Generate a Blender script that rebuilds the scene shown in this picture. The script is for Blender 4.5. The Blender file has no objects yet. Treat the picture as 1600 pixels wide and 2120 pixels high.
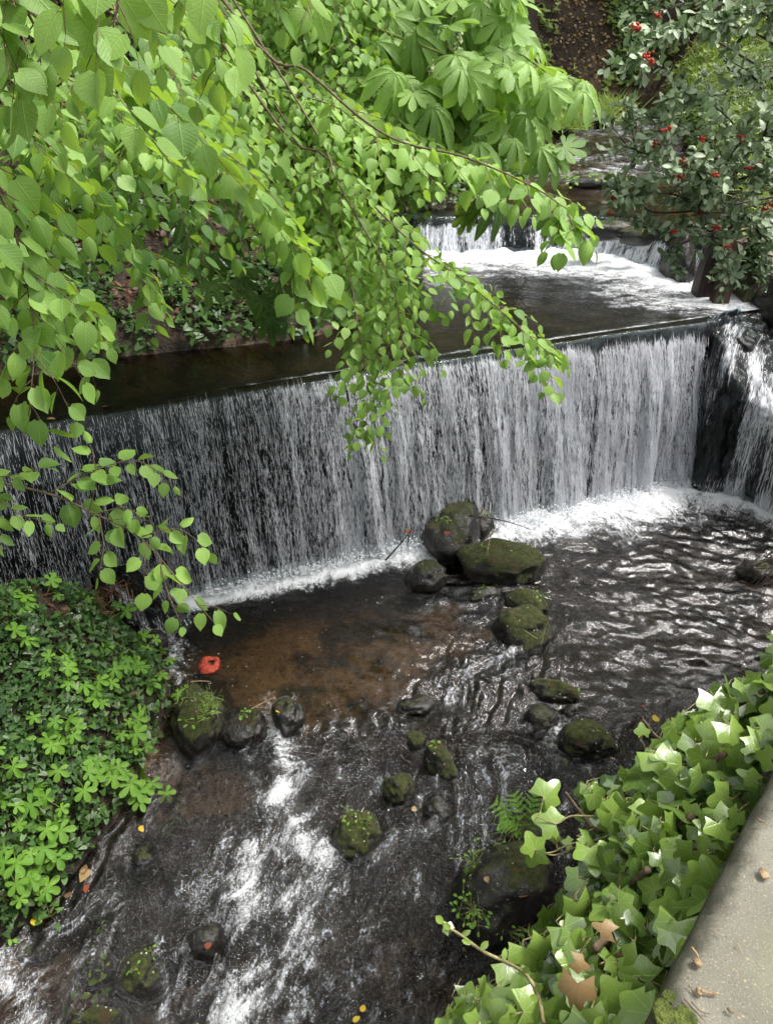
import bpy, math, random
import numpy as np
from mathutils import Vector

# ------------------------------------------------------------------ camera, sky, sun
C = bpy.context.scene
rng = np.random.RandomState(7)
random.seed(7)
PITCH = math.radians(33.0)
F = 1560.0
CZ = 5.0
cam_d = bpy.data.cameras.new("camera")
cam = bpy.data.objects.new("camera", cam_d)
C.collection.objects.link(cam)
cam.location = (0, 0, CZ)
cam.rotation_euler = (math.pi / 2 - PITCH, 0, 0)
cam_d.sensor_fit = 'VERTICAL'
cam_d.sensor_height = 24.0
cam_d.lens = 24.0 * F / 2120.0
cam_d.clip_start = 0.02
cam_d.clip_end = 500
C.camera = cam

SUN_EL = math.radians(58)
SUN_AZ = math.radians(80)          # direction the light comes from, clockwise from +Y
world = bpy.data.worlds.new("World")
C.world = world
world.use_nodes = True
wn = world.node_tree
wn.nodes.clear()
wo = wn.nodes.new('ShaderNodeOutputWorld')
bg = wn.nodes.new('ShaderNodeBackground')
sky = wn.nodes.new('ShaderNodeTexSky')
sky.sky_type = 'NISHITA'
sky.sun_disc = False
sky.sun_elevation = SUN_EL
sky.sun_rotation = SUN_AZ
sky.air_density = 1.0
sky.dust_density = 4.0
hs = wn.nodes.new('ShaderNodeHueSaturation')
hs.inputs['Saturation'].default_value = 0.22
wn.links.new(sky.outputs[0], hs.inputs['Color'])
wn.links.new(hs.outputs[0], bg.inputs[0])
bg.inputs[1].default_value = 0.15
wn.links.new(bg.outputs[0], wo.inputs[0])
sd = bpy.data.lights.new("sun", 'SUN')
sd.energy = 1.5
sd.angle = math.radians(14)
sd.color = (1.0, 0.96, 0.9)
sun = bpy.data.objects.new("sun", sd)
C.collection.objects.link(sun)
sv = Vector((math.sin(SUN_AZ) * math.cos(SUN_EL), math.cos(SUN_AZ) * math.cos(SUN_EL), math.sin(SUN_EL)))
sun.rotation_euler = sv.to_track_quat('Z', 'Y').to_euler()
C.view_settings.view_transform = 'Standard'
C.view_settings.look = 'None'
C.view_settings.exposure = 1.15
C.view_settings.gamma = 1
C.cycles.max_bounces = 8
C.cycles.transparent_max_bounces = 16
C.cycles.caustics_reflective = False
C.cycles.caustics_refractive = False

# ------------------------------------------------------------------ projection helpers (photo pixel -> world)
cp, sp = math.cos(PITCH), math.sin(PITCH)
def ray(px, py):
    dx = (px - 800.0) / F; dy = (1060.0 - py) / F
    return np.array([dx, cp + dy * sp, -sp + dy * cp])
def at(px, py, t):
    return np.array([0, 0, CZ]) + ray(px, py) * t
def onz(px, py, z):
    r = ray(px, py)
    return np.array([0, 0, CZ]) + r * ((z - CZ) / r[2])

# ------------------------------------------------------------------ noise
def _h(ix, iy, iz, seed):
    h = (ix.astype(np.int64) * 374761393 + iy.astype(np.int64) * 668265263 + iz.astype(np.int64) * 2147483647 // 7 * 3 + seed * 974711) & 0x7fffffff
    h = (h ^ (h >> 13)) * 1274126177 & 0x7fffffff
    h = (h ^ (h >> 16)) * 1103515245 & 0x7fffffff
    return ((h ^ (h >> 15)) & 0xffffff) / float(0xffffff)
def vnoise(x, y, z=0.0, seed=0):
    x, y, z = np.broadcast_arrays(np.asarray(x, float), np.asarray(y, float), np.asarray(z, float))
    ix, iy, iz = np.floor(x), np.floor(y), np.floor(z)
    fx, fy, fz = x - ix, y - iy, z - iz
    fx = fx * fx * (3 - 2 * fx); fy = fy * fy * (3 - 2 * fy); fz = fz * fz * (3 - 2 * fz)
    def g(a, b, c): return _h(ix + a, iy + b, iz + c, seed)
    def lz(c):
        return (g(0, 0, c) * (1 - fx) + g(1, 0, c) * fx) * (1 - fy) + (g(0, 1, c) * (1 - fx) + g(1, 1, c) * fx) * fy
    return lz(0) * (1 - fz) + lz(1) * fz
def fbm(x, y, z=0.0, o=4, seed=0):
    s = 0; a = .5; t = 0
    x = np.asarray(x, float); y = np.asarray(y, float); z = np.asarray(z, float)
    for i in range(o):
        s = s + a * vnoise(x + 17.3 * i, y - 9.1 * i, z + 4.7 * i, seed + i); t += a
        x, y, z = x * 2.03, y * 2.03, z * 2.03; a *= .5
    return s / t
def sstep(a, b, x):
    t = np.clip((x - a) / (b - a), 0, 1); return t * t * (3 - 2 * t)
def nrm(v):
    v = np.asarray(v, float)
    return v / (np.linalg.norm(v, axis=-1, keepdims=True) + 1e-12)

# ------------------------------------------------------------------ object helpers
def tag(o, label=None, cat=None, group=None, kind=None):
    if label: o['label'] = label
    if cat: o['category'] = cat
    if group: o['group'] = group
    if kind: o['kind'] = kind
    return o
def empty(name, loc=(0, 0, 0), **k):
    o = bpy.data.objects.new(name, None)
    o.location = loc; o.empty_display_size = .1
    C.collection.objects.link(o)
    return tag(o, **k)
def mesh(name, V, faces, mat, parent=None, attrs=None, smooth=True, **k):
    """V (n,3); faces: list of int arrays (m,3)/(m,4)"""
    V = np.asarray(V, np.float32)
    if parent is not None:
        V = V - np.array(world_loc(parent), np.float32)
    me = bpy.data.meshes.new(name)
    me.vertices.add(len(V)); me.vertices.foreach_set('co', V.ravel())
    faces = [np.asarray(f, np.int32) for f in faces if len(f)]
    li = np.concatenate([f.ravel() for f in faces])
    tot = np.concatenate([np.full(len(f), f.shape[1], np.int32) for f in faces])
    st = np.concatenate([[0], np.cumsum(tot)[:-1]]).astype(np.int32)
    me.loops.add(len(li)); me.loops.foreach_set('vertex_index', li)
    me.polygons.add(len(tot)); me.polygons.foreach_set('loop_start', st); me.polygons.foreach_set('loop_total', tot)
    me.update(calc_edges=True); me.validate()
    me.polygons.foreach_set('use_smooth', np.full(len(me.polygons), smooth, bool))
    for nme, a in (attrs or {}).items():
        a = np.asarray(a, np.float32)
        if a.ndim == 1:
            at_ = me.attributes.new(nme, 'FLOAT', 'POINT'); at_.data.foreach_set('value', a)
        else:
            at_ = me.attributes.new(nme, 'FLOAT_VECTOR', 'POINT'); at_.data.foreach_set('vector', a.ravel())
    me.materials.append(mat)
    o = bpy.data.objects.new(name, me)
    C.collection.objects.link(o)
    if parent is not None: o.parent = parent
    return tag(o, **k)
def world_loc(o):
    l = np.array(o.location)
    while o.parent is not None:
        o = o.parent; l = l + np.array(o.location)
    return l
def grid_faces(nu, nv):
    a = np.arange(nu * nv).reshape(nu, nv)
    return np.stack([a[:-1, :-1], a[1:, :-1], a[1:, 1:], a[:-1, 1:]], -1).reshape(-1, 4)
class Acc:
    """collects pieces of one mesh"""
    def __init__(s): s.V = []; s.F = {3: [], 4: []}; s.A = {}; s.n = 0
    def add(s, V, faces, attrs=None):
        V = np.asarray(V, float)
        for f in faces:
            f = np.asarray(f)
            if len(f): s.F[f.shape[1]].append(f + s.n)
        for k, a in (attrs or {}).items(): s.A.setdefault(k, []).append(np.asarray(a, float))
        s.V.append(V); s.n += len(V)
    def build(s, name, mat, parent=None, **k):
        A = {q: np.concatenate(v) for q, v in s.A.items()}
        return mesh(name, np.concatenate(s.V), [np.concatenate(s.F[q]) for q in (3, 4) if s.F[q]], mat, parent, A, **k)
def smooth_path(P, n):
    P = np.asarray(P, float)
    if len(P) < 3:
        t = np.linspace(0, 1, n)[:, None]; return P[0] * (1 - t) + P[-1] * t
    Q = np.vstack([2 * P[0] - P[1], P, 2 * P[-1] - P[-2]])
    out = []
    for u in np.linspace(0, len(P) - 1 - 1e-6, n):
        i = int(u); f = u - i
        a, b, c, d = Q[i], Q[i + 1], Q[i + 2], Q[i + 3]
        out.append(.5 * ((2 * b) + (-a + c) * f + (2 * a - 5 * b + 4 * c - d) * f * f + (-a + 3 * b - 3 * c + d) * f ** 3))
    return np.array(out)
def tube(acc, P, r0, r1, n=5, wob=0.0):
    P = np.asarray(P, float); m = len(P)
    T = nrm(np.gradient(P, axis=0))
    up = np.array([0, 0, 1.0]) if abs(T[0][2]) < .9 else np.array([1.0, 0, 0])
    A = nrm(np.cross(T, up)); B = np.cross(T, A)
    rr = np.linspace(r0, r1, m)
    if wob: rr = rr * (1 + wob * (rng.rand(m) - .5))
    th = np.arange(n) * 2 * math.pi / n
    V = P[:, None, :] + rr[:, None, None] * (np.cos(th)[None, :, None] * A[:, None, :] + np.sin(th)[None, :, None] * B[:, None, :])
    V = V.reshape(-1, 3)
    idx = np.arange(m * n).reshape(m, n)
    f = np.stack([idx[:-1], np.roll(idx[:-1], -1, 1), np.roll(idx[1:], -1, 1), idx[1:]], -1).reshape(-1, 4)
    e = len(V)
    V = np.vstack([V, P[0], P[-1]])
    c0 = np.stack([np.roll(idx[0], -1), idx[0], np.full(n, e)], -1); c1 = np.stack([idx[-1], np.roll(idx[-1], -1), np.full(n, e + 1)], -1)
    acc.add(V, [f, c0, c1])

# ------------------------------------------------------------------ materials
def newmat(name):
    m = bpy.data.materials.new(name); m.use_nodes = True
    m.node_tree.nodes.clear()
    return m, NT(m.node_tree)
class NT:
    def __init__(s, t): s.t = t
    def n(s, typ, **kw):
        nd = s.t.nodes.new(typ)
        for k, v in kw.items():
            if k.startswith('_'):
                setattr(nd, k[1:], v)
        for k, v in kw.items():
            if k.startswith('_'): continue
            key = int(k[1:]) if k[0] == 'i' and k[1:].isdigit() else k.replace('__', ' ')
            inp = nd.inputs[key]
            if isinstance(v, bpy.types.NodeSocket): s.t.links.new(v, inp)
            else: inp.default_value = v
        return nd
    def m(s, op, a, b=0.0, c=0.0, clamp=False):
        return s.n('ShaderNodeMath', _operation=op, _use_clamp=clamp, i0=a, i1=b, i2=c).outputs[0]
    def attr(s, name, vec=False):
        nd = s.n('ShaderNodeAttribute', _attribute_name=name)
        return nd.outputs['Vector'] if vec else nd.outputs['Fac']
    def pos(s): return s.n('ShaderNodeNewGeometry').outputs['Position']
    def sxyz(s, v):
        return s.n('ShaderNodeSeparateXYZ', i0=v).outputs
    def scale(s, v, sc):
        return s.n('ShaderNodeVectorMath', _operation='MULTIPLY', i0=v, i1=sc).outputs[0]
    def noise(s, v, sc, det=3, rough=.55, dist=0.0):
        return s.n('ShaderNodeTexNoise', Vector=v, Scale=sc, Detail=det, Roughness=rough, Distortion=dist).outputs['Fac']
    def ramp(s, f, a, b):
        return s.n('ShaderNodeMapRange', _interpolation_type='SMOOTHSTEP', Value=f, i1=a, i2=b, i3=0.0, i4=1.0).outputs[0]
    def mix(s, f, a, b):
        nd = s.t.nodes.new('ShaderNodeMix'); nd.data_type = 'RGBA'
        for i, v in ((0, f), (6, a), (7, b)):
            if isinstance(v, bpy.types.NodeSocket): s.t.links.new(v, nd.inputs[i])
            else: nd.inputs[i].default_value = v if i == 0 else (tuple(v) + (1,) if len(v) == 3 else v)
        return nd.outputs[2]
    def bump(s, h, st, dist=.01, normal=None):
        k = dict(Strength=st, Distance=dist, Height=h)
        if normal is not None: k['Normal'] = normal
        return s.n('ShaderNodeBump', **k).outputs[0]
    def mixs(s, f, a, b):
        return s.n('ShaderNodeMixShader', i0=f, i1=a, i2=b).outputs[0]
    def out(s, sh): s.n('ShaderNodeOutputMaterial', i0=sh)
def c4(c): return (c[0], c[1], c[2], 1.0)
def pbsdf(nt, col, rough=.6, normal=None, **k):
    kw = dict(Roughness=rough)
    kw['Base__Color'] = col if isinstance(col, bpy.types.NodeSocket) else c4(col)
    if normal is not None: kw['Normal'] = normal
    kw.update(k)
    return nt.n('ShaderNodeBsdfPrincipled', **kw).outputs[0]

def leaf_mat(name, dark, light, trans, rough=.45, veins='linden', tfac=.35, spec=.5, vein_col=None, vstr=.25):
    """green leaf: tone attribute mixes two greens, local leaf coordinates give the veins"""
    m, n = newmat(name)
    lp = n.attr('lp', True); x, y, z = n.sxyz(lp)
    tone = n.attr('tone')
    ax = n.m('ABSOLUTE', x)
    if veins == 'linden':
        a = n.m('PINGPONG', n.m('MULTIPLY', n.m('SUBTRACT', y, n.m('MULTIPLY', ax, .75)), 8.0), .5)
        side = n.m('SUBTRACT', 1.0, n.ramp(a, 0.0, .13))
        mid = n.m('SUBTRACT', 1.0, n.ramp(ax, 0.0, .03))
        v = n.m('MAXIMUM', n.m('MULTIPLY', side, .6), mid)
    elif veins == 'ivy':
        ang = n.m('DIVIDE', n.m('ARCTAN2', x, y), .68)
        rr = n.m('SQRT', n.m('ADD', n.m('MULTIPLY', x, x), n.m('MULTIPLY', y, y)))
        a = n.m('MULTIPLY', n.m('PINGPONG', n.m('ADD', ang, 0.0), .5), rr)
        v1 = n.m('SUBTRACT', 1.0, n.ramp(a, .0, .022))
        b = n.m('PINGPONG', n.m('MULTIPLY', n.m('SUBTRACT', rr, n.m('MULTIPLY', n.m('PINGPONG', ang, .5), .9)), 5.0), .5)
        v = n.m('MAXIMUM', v1, n.m('MULTIPLY', n.m('SUBTRACT', 1.0, n.ramp(b, 0.0, .07)), .45))
    else:
        v = n.m('SUBTRACT', 1.0, n.ramp(ax, 0.0, .05))
    base = n.mix(tone, dark, light)
    big = n.noise(n.pos(), 14.0, 2)
    base = n.mix(n.m('MULTIPLY', n.ramp(big, .4, .75), .25), base, [c * .7 for c in dark])
    vc = vein_col or [min(1, c * 1.5 + .03) for c in light]
    col = n.mix(n.m('MULTIPLY', v, vstr), base, vc)
    nb = n.bump(n.m('ADD', n.m('MULTIPLY', v, -1.0), n.m('MULTIPLY', n.noise(lp, 4.0 if veins == 'ivy' else 9.0, 2), .8)), .16 if veins == 'ivy' else .35, .004)
    p = pbsdf(n, col, rough, nb, Specular__IOR__Level=spec)
    t = n.n('ShaderNodeBsdfTranslucent', Color=n.mix(tone, [c * .8 for c in trans], trans), Normal=nb).outputs[0]
    n.out(n.mixs(tfac, p, t))
    return m
M = {}
M['linden'] = leaf_mat('linden_leaf', (.06, .16, .025), (.33, .53, .11), (.42, .66, .06), .5, 'linden', .40, .5)
M['chestnut'] = leaf_mat('chestnut_leaf', (.045, .12, .022), (.32, .50, .13), (.38, .62, .05), .5, 'linden', .34, .4)
M['seedling'] = leaf_mat('seedling_leaf', (.08, .22, .03), (.22, .42, .05), (.26, .5, .04), .5, 'linden', .3, .3)
M['ivy'] = leaf_mat('ivy_leaf', (.035, .095, .022), (.29, .44, .08), (.34, .54, .05), .20, 'ivy', .18, 1.0, (.48, .56, .22), .6)
M['small_ivy'] = leaf_mat('small_ivy_leaf', (.022, .06, .016), (.10, .20, .045), (.1, .2, .03), .35, 'plain', .15, .45)
M['coton'] = leaf_mat('cotoneaster_leaf', (.065, .12, .045), (.40, .50, .29), (.2, .34, .12), .40, 'plain', .15, .5, (.35, .42, .3), .4)
M['grass'] = leaf_mat('grass_blade', (.12, .22, .04), (.44, .56, .17), (.45, .6, .12), .5, 'plain', .3, .3)
M['dead'] = leaf_mat('dead_leaf', (.055, .028, .016), (.17, .085, .045), (.2, .08, .03), .5, 'ivy', .12, .4, (.09, .04, .02), .4)
M['tan'] = leaf_mat('withered_leaf', (.20, .12, .05), (.50, .35, .16), (.45, .25, .08), .45, 'ivy', .2, .4, (.2, .1, .04), .6)
M['yellow'] = leaf_mat('yellow_leaf', (.65, .40, .03), (.8, .6, .05), (.8, .6, .05), .5, 'plain', .25, .3)
M['redleaf'] = leaf_mat('red_leaf', (.18, .03, .015), (.30, .08, .03), (.3, .05, .02), .5, 'plain', .2, .3)

def simple(name, c1, c2, sc=20, rough=.7, bs=.4, det=5, c3=None, stretch=None, spec=.4):
    m, n = newmat(name)
    p = n.pos()
    if stretch: p = n.scale(p, stretch)
    f = n.ramp(n.noise(p, sc, det), .35, .68)
    col = n.mix(f, c1, c2)
    if c3: col = n.mix(n.ramp(n.noise(p, sc * .3, 3), .55, .68), col, c3)
    nb = n.bump(n.noise(p, sc * 2.2, 5), bs, .02)
    n.out(pbsdf(n, col, rough, nb, Specular__IOR__Level=spec))
    return m
M['bark'] = simple('bark', (.055, .04, .028), (.14, .105, .075), 22, .85, .6, stretch=(1, 1, .25))
M['twig'] = simple('twig_bark', (.10, .065, .04), (.20, .14, .09), 60, .7, .3)
M['twig_dark'] = simple('dark_wet_twig', (.02, .014, .01), (.07, .045, .03), 60, .4, .3)
M['green_stem'] = simple('green_stem', (.16, .2, .05), (.30, .33, .10), 60, .5, .2)
M['ivy_stem'] = simple('ivy_stem', (.17, .15, .06), (.40, .34, .16), 60, .55, .3)
M['berry'] = simple('red_berry', (.38, .02, .012), (.62, .05, .02), 60, .3, .1)
M['flower'] = simple('white_flower', (.7, .7, .6), (.85, .85, .78), 60, .7, .1)
M['greenflower'] = simple('pale_flower', (.45, .5, .22), (.75, .75, .5), 60, .7, .1)
M['seed'] = simple('tan_bud_scale', (.22, .14, .07), (.42, .30, .17), 90, .6, .3)
M['timber'] = simple('dark_timber', (.012, .009, .007), (.045, .03, .022), 14, .6, .7, stretch=(1, 1, .15))

def rock_mat(name, moss=1.0, wet=1.0, base1=(.009, .008, .007), base2=(.036, .032, .026), moss_lo=(.020, .026, .005), moss_hi=(.078, .09, .012)):
    m, n = newmat(name)
    p = n.pos()
    geo = n.n('ShaderNodeNewGeometry')
    nz = n.sxyz(geo.outputs['Normal'])[2]
    st = n.mix(n.ramp(n.noise(p, 9, 6, .65), .35, .7), base1, base2)
    st = n.mix(n.ramp(n.noise(p, 45, 3), .62, .7), st, (.13, .12, .10))
    mfac = n.m('ADD', n.m('MULTIPLY', nz, .55), n.m('SUBTRACT', n.noise(p, 5, 5, .6), .5))
    mf = n.m('MULTIPLY', n.ramp(mfac, .22 + (1 - moss) * .3, .42 + (1 - moss) * .3), 1.0)
    mc = n.mix(n.ramp(n.noise(p, 28, 5, .7), .35, .7), moss_lo, moss_hi)
    mc = n.mix(n.ramp(n.noise(p, 7, 3), .55, .7), mc, (.06, .035, .012))
    col = n.mix(mf, st, mc)
    hgt = n.m('ADD', n.m('MULTIPLY', n.noise(p, 90, 3, .8), mf), n.m('MULTIPLY', n.noise(p, 30, 5, .7), .6))
    nb = n.bump(hgt, .9, .018)
    wl = n.attr('wetline')
    col = n.mix(n.m('MULTIPLY', wl, .75), col, (.008, .008, .007))
    rg = n.m('ADD', n.m('MULTIPLY', n.m('MULTIPLY', mf, .55), n.m('SUBTRACT', 1.0, wl)), .28, clamp=True)
    n.out(pbsdf(n, col, rg, nb, Specular__IOR__Level=.5))
    return m
M['rock_moss'] = rock_mat('mossy_rock', 1.15)
M['rock_dark'] = rock_mat('wet_dark_rock', .45)
M['rock_sub'] = rock_mat('wet_bare_rock', .1, base1=(.008, .007, .006), base2=(.028, .024, .020))
M['weir'] = rock_mat('wet_weir_stone', .25, base1=(.008, .008, .008), base2=(.035, .033, .03))

# concrete parapet
m, n = newmat('weathered_concrete'); p = n.pos()
col = n.mix(n.ramp(n.noise(p, 5, 5, .6), .3, .7), (.17, .16, .12), (.27, .255, .20))
col = n.mix(n.ramp(n.noise(p, 330, 2, .7), .56, .72), col, (.38, .36, .32))
col = n.mix(n.ramp(n.noise(p, 260, 2, .7), .60, .72), col, (.09, .085, .07))
spot = n.n('ShaderNodeTexVoronoi', Vector=p, Scale=85).outputs['Distance']
col = n.mix(n.m('MULTIPLY', n.m('SUBTRACT', 1.0, n.ramp(spot, .12, .2)), n.ramp(n.noise(p, 12, 2), .5, .6)), col, (.38, .3, .16))
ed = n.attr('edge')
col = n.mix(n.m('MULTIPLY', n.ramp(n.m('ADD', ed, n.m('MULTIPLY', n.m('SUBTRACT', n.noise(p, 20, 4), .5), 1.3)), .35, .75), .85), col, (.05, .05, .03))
col = n.mix(n.m('MULTIPLY', n.ramp(n.noise(p, 2.6, 4), .54, .68), .45), col, (.21, .215, .12))
nb = n.bump(n.noise(p, 260, 4, .75), .7, .0035)
nb = n.bump(n.noise(p, 25, 4, .6), .25, .01, nb)
n.out(pbsdf(n, col, .85, nb)); M['concrete'] = m

# ground: soil, sand under water, leaf litter
m, n = newmat('ground_soil'); p = n.pos(); x, y, z = n.sxyz(p)
soil = n.mix(n.ramp(n.noise(p, 6, 6, .65), .35, .7), (.018, .013, .009), (.06, .038, .022))
soil = n.mix(n.ramp(n.noise(p, 35, 4, .7), .55, .7), soil, (.12, .05, .025))
under = n.attr('wet')
dk = n.ramp(n.noise(p, 2.3, 5, .65), .46, .60)
sand = n.mix(n.ramp(n.noise(p, 12, 4), .3, .7), (.17, .115, .065), (.26, .185, .115))
bed = n.mix(dk, sand, (.03, .022, .014))
bed = n.mix(n.ramp(n.noise(p, 26, 3), .60, .68), bed, (.02, .016, .012))
darkbed = n.mix(n.ramp(n.noise(p, 14, 5, .7), .4, .65), (.006, .005, .004), (.04, .027, .017))
sandy = n.attr('sand')
bed = n.mix(n.m('SUBTRACT', 1.0, sandy), bed, darkbed)
col = n.mix(under, soil, bed)
cl = n.attr('cliff')
cc = n.mix(n.ramp(n.noise(n.scale(p, (1, 1, .45)), 1.3, 6, .7), .35, .68), (.12, .09, .07), (.46, .33, .25))
cc = n.mix(n.ramp(n.noise(p, 3.1, 5, .7), .53, .62), cc, (.34, .14, .07))
cc = n.mix(n.ramp(n.noise(n.scale(p, (1, 1, .6)), 2.1, 5, .7), .56, .66), cc, (.018, .015, .012))
cc = n.mix(n.ramp(n.noise(p, .9, 5, .7), .53, .63), cc, (.17, .24, .06))
col = n.mix(cl, col, cc)
nb = n.bump(n.noise(p, 40, 5, .7), .7, .03)
nb = n.bump(n.noise(p, 3.0, 5, .7), .6, .25, nb)
n.out(pbsdf(n, col, .8, nb)); M['ground'] = m

def water_mat(name, tint, bumpsc=26.0, bumpd=.012, foam_sc=9.0, fl=(1, .45, 1), ior=1.45, speck=.0, fine=95.0, flow=False, nc=2.2, lo=.30, hi=.98):
    m, n = newmat(name); p = n.pos()
    foam = n.attr('foam')
    ps = n.attr('flow', True) if flow else n.scale(p, fl)
    f1 = n.noise(ps, foam_sc, 5, .68, .6)
    f2 = n.noise(n.scale(p, (1, .55, 1)) if flow else ps, foam_sc * 6.5, 4, .75, 1.0)
    f3 = n.noise(p, fine, 2, .6)
    fa = n.m('ADD', n.m('MULTIPLY', f1, .62), n.m('ADD', n.m('MULTIPLY', f2, .55), n.m('MULTIPLY', f3, .18)))
    fa = n.m('ADD', foam, n.m('MULTIPLY', n.m('SUBTRACT', fa, .675), nc))
    ff = n.m('MULTIPLY', n.ramp(fa, lo, hi), .95)
    if speck:
        vo = n.n('ShaderNodeTexVoronoi', Vector=p, Scale=24.0, Randomness=1.0)
        vr = n.sxyz(vo.outputs['Color'])[0]
        sp_ = n.m('MULTIPLY', n.m('LESS_THAN', vo.outputs['Distance'], n.m('MULTIPLY', vr, .15)), n.m('GREATER_THAN', n.sxyz(vo.outputs['Color'])[1], 1 - speck))
        ff = n.m('MAXIMUM', ff, n.m('MULTIPLY', sp_, n.m('MULTIPLY', n.ramp(n.noise(p, 1.3, 3), .40, .6), n.ramp(n.attr('spk'), 0.0, 1.0))))
    rough = n.attr('chop')
    h = n.m('ADD', n.noise(ps, bumpsc, 4, .62, .9), n.m('MULTIPLY', n.noise(ps, bumpsc * 3.2, 3, .65, .5), .5))
    if flow: h = n.m('ADD', h, n.m('MULTIPLY', n.noise(n.scale(p, (1, .6, 1)), bumpsc * 1.5, 4, .7, .6), .8))
    nb = n.n('ShaderNodeBump', Height=h, Distance=bumpd, Strength=n.m('ADD', n.m('MULTIPLY', rough, .95), .08)).outputs[0]
    fr = n.n('ShaderNodeFresnel', IOR=ior, Normal=nb).outputs[0]
    tr = n.n('ShaderNodeBsdfTransparent', Color=c4(tint)).outputs[0]
    gl = n.n('ShaderNodeBsdfGlossy', Roughness=.05, Color=(1, 1, 1, 1), Normal=nb).outputs[0]
    w = n.mixs(fr, tr, gl)
    nbf = n.bump(n.m('ADD', f1, n.m('MULTIPLY', f2, .6)), .6, .03)
    fo = pbsdf(n, (.80, .82, .84), .45, nbf, Specular__IOR__Level=.4)
    n.out(n.mixs(ff, w, fo))
    return m
M['water_low'] = water_mat('stream_water', (.66, .57, .45), 20, .034, 8.0, (1, .42, 1), 1.62, .30, 95, True)
M['water_up'] = water_mat('upper_pool_water', (.34, .31, .19), 16, .016, 5.0, (.8, 1.2, 1), 1.5, .0)
M['water_far'] = water_mat('far_stream_water', (.55, .45, .33), 9, .03, 4.0, (.6, 1.0, 1), 1.5, .0, 40)

def fall_mat(name, sx=1.0):
    m, n = newmat(name)
    uv = n.attr('fuv', True); dens = n.attr('dens')
    a = n.noise(n.scale(uv, (9 * sx, .7, 1)), 1.0, 4, .6, .15)
    b = n.noise(n.scale(uv, (46 * sx, 5.5, 1)), 1.0, 3, .6, .35)
    c = n.noise(n.scale(uv, (120 * sx, 20, 1)), 1.0, 2, .6, .3)
    s = n.m('ADD', n.m('MULTIPLY', a, .85), n.m('ADD', n.m('MULTIPLY', b, .75), n.m('MULTIPLY', c, .62)))
    s = n.m('ADD', n.m('MULTIPLY', n.m('SUBTRACT', s, 1.11), 1.7), dens)
    ff = n.m('MULTIPLY', n.ramp(s, .28, .80), .93)
    h = n.m('ADD', n.m('MULTIPLY', b, .7), n.m('ADD', n.m('MULTIPLY', c, .5), a))
    nb = n.bump(h, .7, .02)
    fr = n.n('ShaderNodeFresnel', IOR=1.36, Normal=nb).outputs[0]
    tr = n.n('ShaderNodeBsdfTransparent', Color=(.62, .72, .74, 1)).outputs[0]
    gl = n.n('ShaderNodeBsdfGlossy', Roughness=.06, Color=(1, 1, 1, 1), Normal=nb).outputs[0]
    w = n.mixs(fr, tr, gl)
    wh = n.mix(n.ramp(n.m('ADD', n.m('MULTIPLY', b, .5), n.m('MULTIPLY', c, .5)), .36, .62), (.42, .44, .50), (.84, .86, .89))
    fo = pbsdf(n, wh, .4, nb, Specular__IOR__Level=.5)
    n.out(n.mixs(ff, w, fo))
    return m
M['fall'] = fall_mat('falling_water')
m, n = newmat('water_strand')
p_ = pbsdf(n, (.80, .82, .86), .25, Specular__IOR__Level=.6)
t_ = n.n('ShaderNodeBsdfTransparent', Color=(1, 1, 1, 1)).outputs[0]
n.out(n.mixs(.78, t_, p_)); M['strand'] = m
m, n = newmat('foam_bead'); n.out(pbsdf(n, (.82, .84, .86), .4)); M['bead'] = m

# ------------------------------------------------------------------ terrain
LIPX = np.array([-9, -3.43, .28, 4.3, 9]); LIPY = np.array([3.75, 6.03, 7.58, 9.12, 11.0])
def lipY(x): return np.interp(x, LIPX, LIPY)
def lowW(y):  # level of the lower water
    return np.where(y > 4.35, 0.0, -.17 * (4.35 - y)) * np.where(y > 1.0, 1.0, 1.0)
def shore(px, py, z): q = onz(px, py, z); return (q[0], q[1])
WL2 = np.array([(-1.0, 13.2), (.0, 12.7), (.68, 12.35), (3.24, 12.35), (3.9, 11.6), (4.2, 11.0), (4.75, 10.5)])
low_left = [(-3.6, -14), (-3.5, 1.2), shore(0, 1990, -.35), shore(150, 1830, -.25), shore(240, 1700, -.12), shore(315, 1570, 0), shore(350, 1480, 0), shore(345, 1400, 0), (-2.25, 5.2), (-2.55, 5.7)]
upper_left = [(-5.6, 4.9), (-6.2, 5.4), (-5.2, 6.5), (-3.85, 7.0), (-2.87, 7.65), (-.88, 8.24), (.1, 9.4), (.5, 11), (.55, 12.4), (1.9, 13.6), (3.0, 16), (3.4, 20), (3.9, 24), (5.2, 27)]
right_side = [(8.6, 27.5), (8.2, 24), (7.2, 20), (6.4, 17), (6.1, 14), (5.2, 12), (4.75, 11), (4.55, 10), (4.6, 9.35), (5.2, 8.8), (5.8, 8.4), (5.7, 7.6), (5.2, 6.9), (4.9, 6.2), (4.55, 5.45), (.338 + .846 * 2.5, 2.96), (-.05, 0.0), (-3.0, -3.5), (-3.1, -14)]
CH = np.array(low_left + upper_left + right_side)
def seg_dist(x, y, P, closed=False):
    d = np.full(np.shape(x), 1e9)
    n_ = len(P) if closed else len(P) - 1
    for i in range(n_):
        a = P[i]; b = P[(i + 1) % len(P)]
        vx, vy = b[0] - a[0], b[1] - a[1]
        t = np.clip(((x - a[0]) * vx + (y - a[1]) * vy) / (vx * vx + vy * vy + 1e-12), 0, 1)
        d = np.minimum(d, np.hypot(x - a[0] - t * vx, y - a[1] - t * vy))
    return d
def inside(x, y, P):
    r = np.zeros(np.shape(x), bool)
    n_ = len(P)
    for i in range(n_):
        x0, y0 = P[i]; x1, y1 = P[(i + 1) % n_]
        if y0 == y1: continue
        c = ((y0 > y) != (y1 > y)) & (x < (x1 - x0) * (y - y0) / (y1 - y0) + x0)
        r ^= c
    return r
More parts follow.
